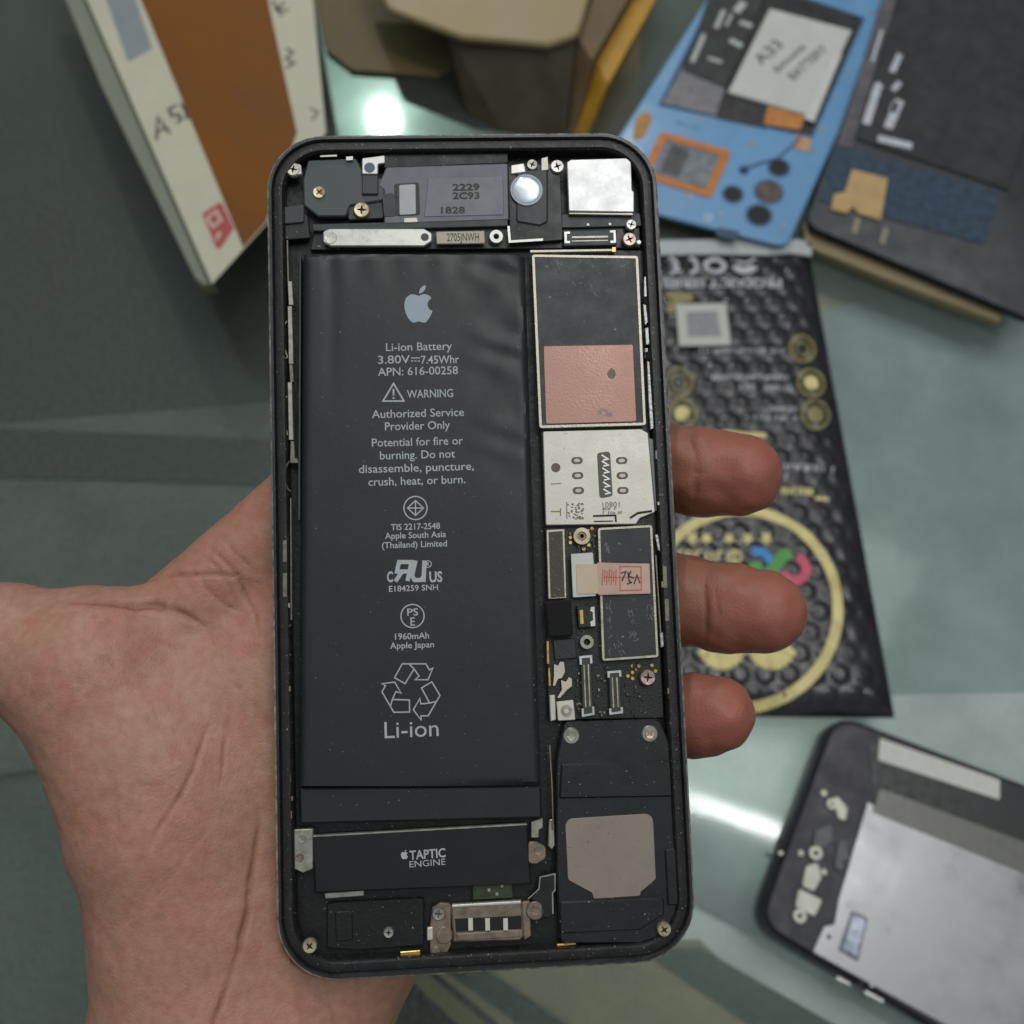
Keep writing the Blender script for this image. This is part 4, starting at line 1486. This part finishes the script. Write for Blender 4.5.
BP.plate('grey_foil', [(683, 66), (728, 80), (716, 116), (662, 103)], ZP1 + .1, .08, M('foil_grey', (128, 126, 132), .4, .3, .12, 2), BP.root, r=.05, bev=.02)
nt_ = BP.plate('paper_note', [(770, 8), (852, 30), (812, 116), (728, 92)], ZP1 + .2, .18, M('note_paper', (196, 198, 194), .6, 0, .06, 1), BP.root, r=.05, bev=.03)
bm = bmesh.new()
for s, px, py, w, h, rt in (('A33', 768, 52, 36, 12, 65), ('6mons', 789, 58, 46, 8, 65), ('BATTERY', 808, 62, 56, 9, 65)):
    BP.text_bm(bm, s, px, py, w, h, ZP1 + .205, rot=rt, bold=.02)
flat('handwriting', bm, M('note_ink', (92, 92, 90), .6), nt_)
BP.plate('lower_flex', [(727, 96), (772, 108), (766, 128), (718, 118)], ZP1 + .06, .05, M('flex_dark', (62, 58, 60), .4, .2, .3, 2), BP.root, r=.03)
BP.plate('copper_flex', [(768, 103), (806, 116), (800, 130), (764, 124)], ZP1 + .1, .05, M('copper_orange', (192, 128, 72), .45, .3, .2, 2), BP.root, r=.06)
BP.plate('copper_flex', [(796, 134), (812, 139), (808, 152), (794, 148)], ZP1 + .04, .03, M('copper_pale', (196, 150, 116), .45, .3, .2, 2), BP.root, r=.05)
BP.plate('note_tab', [(804, 118), (836, 52), (842, 54), (814, 122)], ZP1 + .23, .03, m_white, BP.root, r=.02)
sq = ccw(BP.L([(661, 131), (732, 151), (711, 198), (640, 176)], ZP1 + .06))
bm = bmesh.new()
bm_ring(bm, rounded(sq, .3), rounded(inset(sq, .4), .12), ZP1, ZP1 + .06)
from_bm('orange_coil', bm, M('orange_coil', (190, 118, 58), .45, .2, .15, 2), BP.root)
BP.plate('coil_chip', [(666, 141), (722, 156), (706, 188), (654, 172)], ZP1 + .04, .04, M('chip_grey', (122, 128, 134), .4, .3, .3, 2.5), BP.root, r=.1)
BP.plate('coil_chip', [(672, 144), (690, 149), (680, 176), (660, 170)], ZP1 + .07, .04, M('chip_dark', (84, 84, 88), .4, .2, .3, 2.5), BP.root, r=.05)
BP.plate('orange_pad', [(636, 118), (648, 110), (652, 118), (645, 136), (632, 142)], ZP1 + .03, .03, M('ochre_pad', (176, 126, 62), .5, 0, .2, 2), BP.root, r=.15)
for (x, y, r_, mt) in ((779, 167.5, 10.5, m_dark), (733, 194, 10, m_dark), (759, 215, 12.5, m_dark), (769, 191.5, 14, m_bay)):
    h_ = BP.disc('camera_opening', x, y, r_ + 1.5, ZP1 + .03, .03, M('opening_rim', (70, 104, 140), .4), BP.root, bev=.01)
    BP.disc('lens', x, y, r_ - 1, ZP1 + .036, .01, mt if mt is not m_bay else M('brown_lens', (98, 84, 80), .3, .2, .4, 2), h_, bev=.003)
BP.disc('blue_stud', 744, 169.5, 5, ZP1 + .06, .06, M('deep_blue', (30, 52, 110), .4), BP.root)
bm = bmesh.new()
BP.stroke_bm(bm, [(744, 169), (760, 163), (778, 158), (794, 144), (803, 133)], 2, ZP1 + .05)
flat('wire', bm, M('wire_dark', (40, 60, 100), .5), BP.root)
bm = bmesh.new()
BP.dashes_bm(bm, (674, 122), (700, 129), 4, ZP1 + .005, seed=8)
flat('embossed_marks', bm, M('blue_ink', (70, 108, 160), .5), BP.root)
for x, y in ((690, 196), (700, 120), (752, 143), (812, 150), (822, 128), (846, 70), (872, 12), (720, 214), (783, 226), (655, 150)):
    BP.disc('screw', x, y, 2.6, ZP1 + .03, .03, m_steel2, BP.root, bev=.01)
bm = bmesh.new()
BP.stroke_bm(bm, [(752, -21), (865, 18), (812.5, 137), (659, 105), (714, -4)], 2.2, ZP1 + .016, True)
flat('bay_lip', bm, M('lip_blue', (70, 112, 156), .4), BP.root)
BP.plate('lower_clip', [(718, 227), (740, 231), (736, 240), (716, 236)], ZP1 + .03, .03, M('clip_blue', (56, 78, 98), .5), BP.root, r=.03)
BP.plate('lower_clip', [(704, 212), (714, 214), (712, 224), (702, 222)], ZP1 + .03, .03, M('clip_pale', (150, 176, 200), .5), BP.root, r=.08)

# ---- dark phone top right ----------------------------------------------------
DP = tframe('dark_phone', (900, 160), (815, 225), (893, 262), 0.)
tag(DP.root, 'black opened phone showing a dark blue board and gold plate, right of the blue one', 'phone')
ZD = 1.1
slab(DP, 'body', [(906, -60), (1120, -60), (1040, 322), (806, 224)], ZD, .5, M('black_body', (28, 36, 46), .4, .1, .2, 1), [.5, .5, .6, .7])
DP.plate('metal_rim', [(888, -20), (902, -18), (852, 148), (838, 145)], ZD + .06, .06, M('rim_grey', (104, 100, 104), .4, .4, .2, 1.5), DP.root, r=.06)
b2 = DP.plate('battery', [(906, -30), (1060, 0), (1010, 190), (856, 138)], ZD + .12, .12, M('battery_black2', (44, 47, 54), .45, 0, .2, 1.2), DP.root, r=.08, bev=.04)
bm = bmesh.new()
for st, w in (([(866, 124), (878, 86), (881, 84)], 8), ([(888, 128), (900, 100)], 9), ([(892, 112), (896, 102)], 6), ([(892, 72), (900, 54)], 6), ([(893, 90), (900, 82)], 6), ([(878, 138), (912, 146)], 8), ([(872, 62), (882, 30)], 3)):
    DP.stroke_bm(bm, st, w, ZD + .125)
flat('printed_marks', bm, M('battery_white', (190, 194, 204), .5), b2)
pcb = DP.plate('blue_board', [(836, 146), (1000, 192), (985, 244), (818, 200)], ZD + .06, .06, M('board_blue', (42, 62, 82), .45, 0, .45, 2.5, bump=.3, bscale=6), DP.root, r=.15)
DP.plate('gold_plate', [(852, 169), (888, 178), (881, 220), (858, 213), (853, 206), (847, 213), (831, 209), (834, 194), (845, 192)], ZD + .12, .05, M('tan_gold', (186, 156, 108), .5, .2, .1, 1.5), pcb, r=.06)
for x, y in ((856, 226), (884, 236)):
    c_ = DP.plate('contact', [(x - 1, y - 9), (x + 5, y - 8), (x + 1, y + 9), (x - 5, y + 8)], ZD + .1, .06, M('contact_tan', (148, 140, 122), .4, .4), DP.root, r=.12)
for k in range(16):
    x, y = random.uniform(820, 850), random.uniform(160, 205)
    if x < 826 + (205 - y) * .3 or x > 838:
        continue
    DP.rect('chip', x, y, x + random.uniform(3, 7), y + random.uniform(3, 6), ZD + .1, .05, random.choice([m_steel2, m_shield, MATS['board_blue']]), pcb)
ST = tframe('cream_strip', (840, 215), (800, 222), (890, 258), 0.)
ST.plate('cream_strip', [(803, 224), (815, 216), (1010, 300), (1000, 322), (890, 280), (806, 246)], .5, .48, M('cream_plastic', (140, 126, 94), .5, 0, .1, .6), ST.root, r=.15, bev=.06)
so = [c for c in ST.root.children][0]
so.name = 'strip'
tag(ST.root, 'cream flat strip lying beneath the black opened phone', 'strip')

# ---- bubble package ----------------------------------------------------------
PK = tframe('bubble_pouch', (745, 480), (600, 715), (895, 715), 0.)
tag(PK.root, 'black bubble pouch printed with a gold ring emblem, under the fingertips', 'pouch')
pc = [PK.P(*q, .3) for q in ((600, 246), (810, 246), (897, 717), (590, 714))]


def quad(u, v):
    a = Vector(pc[0]).lerp(Vector(pc[1]), u)
    b = Vector(pc[3]).lerp(Vector(pc[2]), u)
    return a.lerp(b, v)


import functools
PI_ = None


def pk_z(x, y):
    # distance to the pouch border decides the swell; a bubble lattice on top
    d = 9
    for i in range(4):
        a, b = Vector(pc[i]), Vector(pc[(i + 1) % 4])
        e = (b - a).normalized()
        d = min(d, abs((Vector((x, y)) - a).cross(e)))
    sw = .45 * (1 - math.exp(-d / .7))
    s = .98
    bz = 0
    r0 = round(y / (s * .866))
    for rr2 in (r0 - 1, r0, r0 + 1):
        off = .5 * s if rr2 % 2 else 0
        cx = round((x - off) / s) * s + off
        jx = cx + .09 * noise.noise(Vector((cx * 5.3, rr2 * 3.1, 2)))
        q = math.hypot(x - jx, y - rr2 * s * .866) / (.39 + .05 * noise.noise(Vector((cx * 3, rr2 * 2.3, 9))))
        if q < 1:
            bz = max(bz, (.075 + .03 * noise.noise(Vector((cx, rr2 * 1.7, 5)))) * (1 - q ** 4) - .05 * max(0, 1 - q * 2.0))
    return .06 + sw + bz * min(1, d / .9) + .04 * noise.noise(Vector((x * .5, y * .5, 1)))


bm = bmesh.new()
nu, nv = 110, 180
g = []
for j in range(nv + 1):
    row = []
    for i in range(nu + 1):
        p = quad(i / nu, j / nv)
        row.append(bm.verts.new((p.x, p.y, pk_z(p.x, p.y))))
    g.append(row)
for j in range(nv):
    for i in range(nu):
        bm.faces.new((g[j][i], g[j + 1][i], g[j + 1][i + 1], g[j][i + 1]))
edge = g[0] + [g[j][nu] for j in range(1, nv + 1)] + g[nv][-2::-1] + [g[j][0] for j in range(nv - 1, 0, -1)]
low = [bm.verts.new((v.co.x, v.co.y, .02)) for v in edge]
for i in range(len(edge)):
    j = (i + 1) % len(edge)
    bm.faces.new((edge[i], edge[j], low[j], low[i]))
pouch = from_bm('pouch_body', bm, M('black_film', (35, 34, 39), .27, 0, .3, .8, bump=.5, bscale=3.5, rvar=.1), PK.root)
PK.plate('white_seal', [(598, 240), (800, 239), (812, 243), (812, 256), (790, 253), (768, 255), (720, 254), (598, 256)], .5, .12, M('white_film', (176, 182, 184), .45, 0, .1, 1), PK.root, r=.1, bev=.03)
ZK = .05
PK.lift = .5
m_pw = M('white_print', (184, 186, 192), .6, 0, .25, 2)
m_pg = M('gold_print', (214, 200, 138), .5, .1, .22, 1.2)
m_pgd = M('dim_gold_print', (140, 130, 84), .5, .1, .3, 1.2)


def arc(cx, cy, rx, ry=None, a0=0, a1=360, n=40):
    return [(cx + rx * math.cos(R(a0 + (a1 - a0) * i / n)), cy + (ry or rx) * math.sin(R(a0 + (a1 - a0) * i / n))) for i in range(n + (0 if a1 - a0 == 360 else 1))]


bm = bmesh.new()
for cx in (668, 688):
    PK.stroke_bm(bm, arc(cx, 265, 9, 9, -75, 75, 10), 4, ZK, fz=pk_z)
PK.stroke_bm(bm, [(670, 265), (676, 265)], 3, ZK, fz=pk_z)
PK.stroke_bm(bm, arc(715, 265, 9.5, 7, n=16), 5, ZK, True, fz=pk_z)
PK.stroke_bm(bm, arc(745, 264, 10, 6, 10, 170, 8), 8, ZK, fz=pk_z)
PK.stroke_bm(bm, [(737, 260), (746, 262), (756, 257)], 3, ZK, fz=pk_z)
flat('white_symbols', bm, m_pw, pouch)
bm = bmesh.new()
PK.text_bm(bm, 'PRODUCT SERIES', 722, 283, 118, 10, ZK, rot=180, fz=pk_z, bold=.035)
flat('white_print', bm, m_pw, pouch)
for k, (a, b, y0, y1) in enumerate(((700, 784, 351, 352), (712, 788, 378, 378), (740, 790, 388, 389), (764, 795, 409, 410), (754, 796, 418, 419))):
    bm = bmesh.new()
    PK.dashes_bm(bm, (a, y0), (b, y1), 5.5, ZK, fz=pk_z, seed=20 + k, fill=.92)
    flat('white_print', bm, m_pw, pouch)
bm = bmesh.new()
PK.dashes_bm(bm, (786, 467), (834, 469), 7, ZK, fz=pk_z, seed=31, fill=.95)
PK.dashes_bm(bm, (786, 477), (790, 477), 7, ZK, fz=pk_z, seed=32, fill=1)
flat('white_print', bm, m_pw, pouch)
stk = PK.plate('white_sticker', [(676, 304), (726, 303), (731, 345), (679, 346)], .78, .03, M('sticker_white', (190, 190, 184), .6, 0, .05, 1), pouch, r=.04, bev=.01)
PK.plate('grey_square', [(686, 312), (717, 311), (721, 336), (688, 337)], .79, .012, M('sticker_grey', (140, 141, 146), .6, 0, .3, 7), stk, bev=.002)
bm = bmesh.new()
PK.stroke_bm(bm, arc(742, 609, 96, 98, n=72), 10.5, ZK, True, fz=pk_z)
flat('gold_ring', bm, m_pg, pouch)
for x in (692, 706.5, 729, 747, 766):
    bm = bmesh.new()
    st = []
    for i in range(10):
        r_ = 7.2 if i % 2 == 0 else 3.6
        st.append((x + r_ * math.sin(i * math.pi / 5), 538.5 + r_ * math.cos(i * math.pi / 5)))
    PK.poly_bm(bm, st, ZK, pk_z)
    flat('gold_star', bm, m_pg, pouch)
bm = bmesh.new()
PK.dashes_bm(bm, (678, 556), (742, 557), 11, ZK, fz=pk_z, seed=41, fill=.98)
PK.stroke_bm(bm, arc(735, 557, 6, n=12), 2, ZK, True, fz=pk_z)
PK.dashes_bm(bm, (712, 571), (746, 574), 8, ZK, fz=pk_z, seed=42, fill=.98)
flat('gold_lettering', bm, m_pg, pouch)
for k, cx in enumerate((722, 772)):
    bm = bmesh.new()
    for t in range(9):
        a = -60 + t * 15
        x0, y0 = cx + 26 * math.sin(R(a)), 640 + 30 * math.cos(R(a))
        PK.stroke_bm(bm, [(cx + 16 * math.sin(R(a)), 640 + 12 * math.cos(R(a))), (x0, y0)], 6, ZK, fz=pk_z)
    flat('gold_wreath', bm, m_pg, pouch)
bm = bmesh.new()
PK.dashes_bm(bm, (782, 491), (812, 492), 8, ZK, fz=pk_z, seed=44, fill=.98)
PK.stroke_bm(bm, [(815, 498), (829, 499)], 3.4, ZK, fz=pk_z)
PK.stroke_bm(bm, [(722, 433), (766, 436)], 5, ZK, fz=pk_z)
for x, y in ((812, 382), (683, 414)):
    PK.poly_bm(bm, arc(x, y, 8, n=12), ZK, pk_z)
flat('gold_lettering', bm, m_pg, pouch)
bm = bmesh.new()
PK.poly_bm(bm, [(666, 292), (692, 293), (693, 302), (676, 304), (676, 312), (668, 313)], ZK, pk_z)
flat('gold_patch', bm, m_pgd, pouch)
for x, y, r_ in ((803, 348, 12.5), (812, 382, 13.5), (816, 414, 14), (678, 383, 14), (682, 414, 14)):
    bm = bmesh.new()
    PK.stroke_bm(bm, arc(x, y, r_, n=20), 3, ZK, True, fz=pk_z)
    PK.stroke_bm(bm, arc(x, y, r_ * .55, n=12), 2, ZK + .002, True, fz=pk_z)
    if y == 414 and x > 700:
        PK.poly_bm(bm, arc(816, 414, 8, n=12), ZK + .004, pk_z)
    flat('round_icon', bm, m_pgd, pouch)
for nm, rgb, sts, w in (('blue_logo_stroke', (62, 140, 208), [[(752, 552), (761, 552), (767, 556), (772, 563)]], 9.5),
                        ('green_logo_stroke', (84, 158, 76), [[(790, 552), (781, 558), (773, 569), (767, 577), (757, 576), (755, 568), (762, 566)]], 11.5),
                        ('red_logo_stroke', (206, 84, 104), [arc(794, 569, 12, 12, -75, 160, 14)], 9.5)):
    bm = bmesh.new()
    for s in sts:
        PK.stroke_bm(bm, s, w, ZK + (.006 if 'green' in nm else .003), fz=pk_z)
    flat(nm, bm, M(nm, rgb, .5, 0, .15, 2), pouch)

# ---- screen unit, lower right ---------------------------------------------------
SU = tframe('screen_unit', (850, 870), (765, 925), (895, 1005), 0.)
tag(SU.root, 'detached black phone screen unit with a shiny metal plate, lower right', 'phone screen')
ZS = .9
bm = bmesh.new()
bm_prism(bm, rounded(SU.L([(834, 712), (1200, 850), (1120, 1140), (756, 924)], ZS), [1.2, .5, .5, 1.1]), .02, ZS, .18)
from_bm('screen_body', bm, M('screen_black', (38, 37, 44), .45, .1, .2, 1, bump=.08), SU.root)
bm = bmesh.new()
bm_prism(bm, rounded(SU.L([(868, 800), (874, 806), (1130, 900), (1080, 1100), (812, 952), (824, 926), (834, 924), (838, 900)], ZS + .08), .12), ZS - .1, ZS + .08, .03)
mp_ = from_bm('metal_plate', bm, M('shiny_plate', (150, 151, 152), .33, .8, .16, .5, bump=.12, bscale=1.2), SU.root)
SU.plate('dark_top', [(868, 742), (1150, 850), (1135, 892), (874, 800)], ZS + .03, .05, M('dark_cover', (28, 30, 32), .4), SU.root, r=.2)
SU.plate('grey_foil', [(880, 788), (1100, 870), (1090, 900), (872, 812)], ZS + .1, .03, M('plate_grey', (104, 104, 100), .4, .4), mp_, r=.1)  # grey strip along the upper edge of the plate
SU.plate('oval_window', [(852, 910), (868, 918), (858, 962), (838, 950)], ZS + .1, .03, M('window_grey', (88, 94, 104), .25, .4), mp_, r=.06)
SU.plate('window_glass', [(853, 914), (866, 920), (857, 957), (843, 948)], ZS + .115, .02, M('window_blue', (150, 158, 172), .2, .5), mp_, r=.05)
SU.plate('white_tab', [(880, 738), (1000, 780), (1000, 800), (878, 760)], ZS + .06, .04, m_white, SU.root, r=.08)
m_tab = M('cream_tab', (190, 188, 176), .45, .3, .08, 1.5)
for nm, pts in (('metal_tab', [(806, 866), (818, 862), (822, 878), (814, 892), (802, 886)]), ('metal_tab', [(799, 888), (823, 900), (815, 917), (795, 907)]),
                ('metal_tab', [(829, 800), (838, 796), (848, 808), (846, 822), (838, 818), (836, 810)]),
                ('flex_strip', [(815, 830), (832, 822), (834, 840), (822, 850), (813, 846)])):
    SU.plate(nm, pts, ZS + .12, .1, m_tab if nm != 'flex_strip' else M('flex_grey', (84, 84, 86), .45, .2, .3, 3), SU.root, r=.12, bev=.03)
for x, y, r_ in ((816, 853, 6.5), (800, 916, 6.5), (832, 804, 5)):
    w_ = SU.disc('washer', x, y, r_, ZS + .16, .12, m_tab, SU.root, bev=.03, hole=.4)
for x, y, r_ in ((801, 853, 3), (824, 872, 3.2), (824, 793, 3.2), (781, 853, 2.4)):
    SU.disc('rivet', x, y, r_, ZS + .08, .06, m_tab, SU.root)
for x, y, r_ in ((845, 862, 2), (849, 905, 2.4), (872, 985, 2.4), (889, 930, 2)):
    SU.disc('rivet', x, y, r_, ZS + .1, .03, m_steel2, mp_, bev=.01)
SU.plate('flex_strip', [(838, 842), (846, 838), (850, 858), (842, 872), (834, 868)], ZS + .1, .08, M('flex_grey', (84, 84, 86)), SU.root, r=.1, bev=.03)
for x, y in ((829, 937), (825, 960), (861, 984)):
    SU.disc('plate_hole', x, y, 2.2, ZS + .086, .01, m_dark, mp_, bev=.002)
for pts in ([(838, 976), (850, 983), (851, 986), (836, 979)], [(866, 990), (884, 1000), (883, 1003), (864, 993)], [(816, 950), (826, 955), (824, 958), (814, 953)]):
    SU.plate('bright_edge', pts, ZS + .06, .05, m_steel, SU.root, bev=.005)

# ================================================================== LIGHT
w = bpy.data.worlds.new('World')
scene.world = w
w.use_nodes = True
N, L = w.node_tree.nodes, w.node_tree.links
bg = N['Background']
tc = N.new('ShaderNodeTexCoord')
sx = N.new('ShaderNodeSeparateXYZ')
L.new(tc.outputs['Generated'], sx.inputs[0])
cr = N.new('ShaderNodeValToRGB')
cr.color_ramp.elements[0].position, cr.color_ramp.elements[0].color = .0, (.03, .032, .03, 1)
cr.color_ramp.elements[1].position, cr.color_ramp.elements[1].color = 1., (.33, .36, .37, 1)
e = cr.color_ramp.elements.new(.5)
e.color = (.12, .125, .12, 1)
L.new(sx.outputs[2], cr.inputs[0])
L.new(cr.outputs[0], bg.inputs[0])
bg.inputs[1].default_value = 1.35


def lamp(name, kind, loc, energy, size, size_y=None, target=None, color=(1, 1, 1), rot=None):
    l = bpy.data.lights.new(name, 'AREA')
    l.shape = kind
    l.size = size
    if size_y:
        l.size_y = size_y
    l.energy = energy
    l.color = color
    o = bpy.data.objects.new(name, l)
    COL.objects.link(o)
    o.location = loc
    if rot is not None:
        o.rotation_euler = rot
    else:
        d = Vector(target) - Vector(loc)
        o.rotation_euler = d.to_track_quat('-Z', 'Y').to_euler()
    return o


def mirror(px, py, dist=None, z=None):
    """where a lamp hangs whose reflection in the counter is seen at this pixel"""
    h = T(px, py, 0)
    d = ray(px, py).normalized()
    d.z = -d.z
    t = dist if dist else z / d.z
    return h + d * t


# ceiling bulb mirrored in the glass behind the phone
lamp('ceiling_bulb', 'DISK', mirror(384, 119, z=150), 72000, 5.6, target=T(384, 119, 0), color=(.95, 1, .97))
# ceiling tube mirrored in the glass beside the phone
a, b = mirror(640, 782, z=170), mirror(850, 858, z=170)
tl = lamp('ceiling_tube', 'RECTANGLE', (a + b) / 2, 28000, (b - a).length, 3.0, rot=(0, 0, math.atan2((b - a).y, (b - a).x)), color=(1, 1, 1))
# added broad area light, unseen, for battery sheen and brighter right-hand glass
lamp('added_soft_light', 'RECTANGLE', (25, 48, 170), 66000, 110, 60, target=(0, 0, 15), color=(1, .99, .96))

# ================================================================== RENDER
scene.view_settings.view_transform = 'Standard'
scene.view_settings.look = 'None'
scene.view_settings.exposure = 0
scene.cycles.use_denoising = True
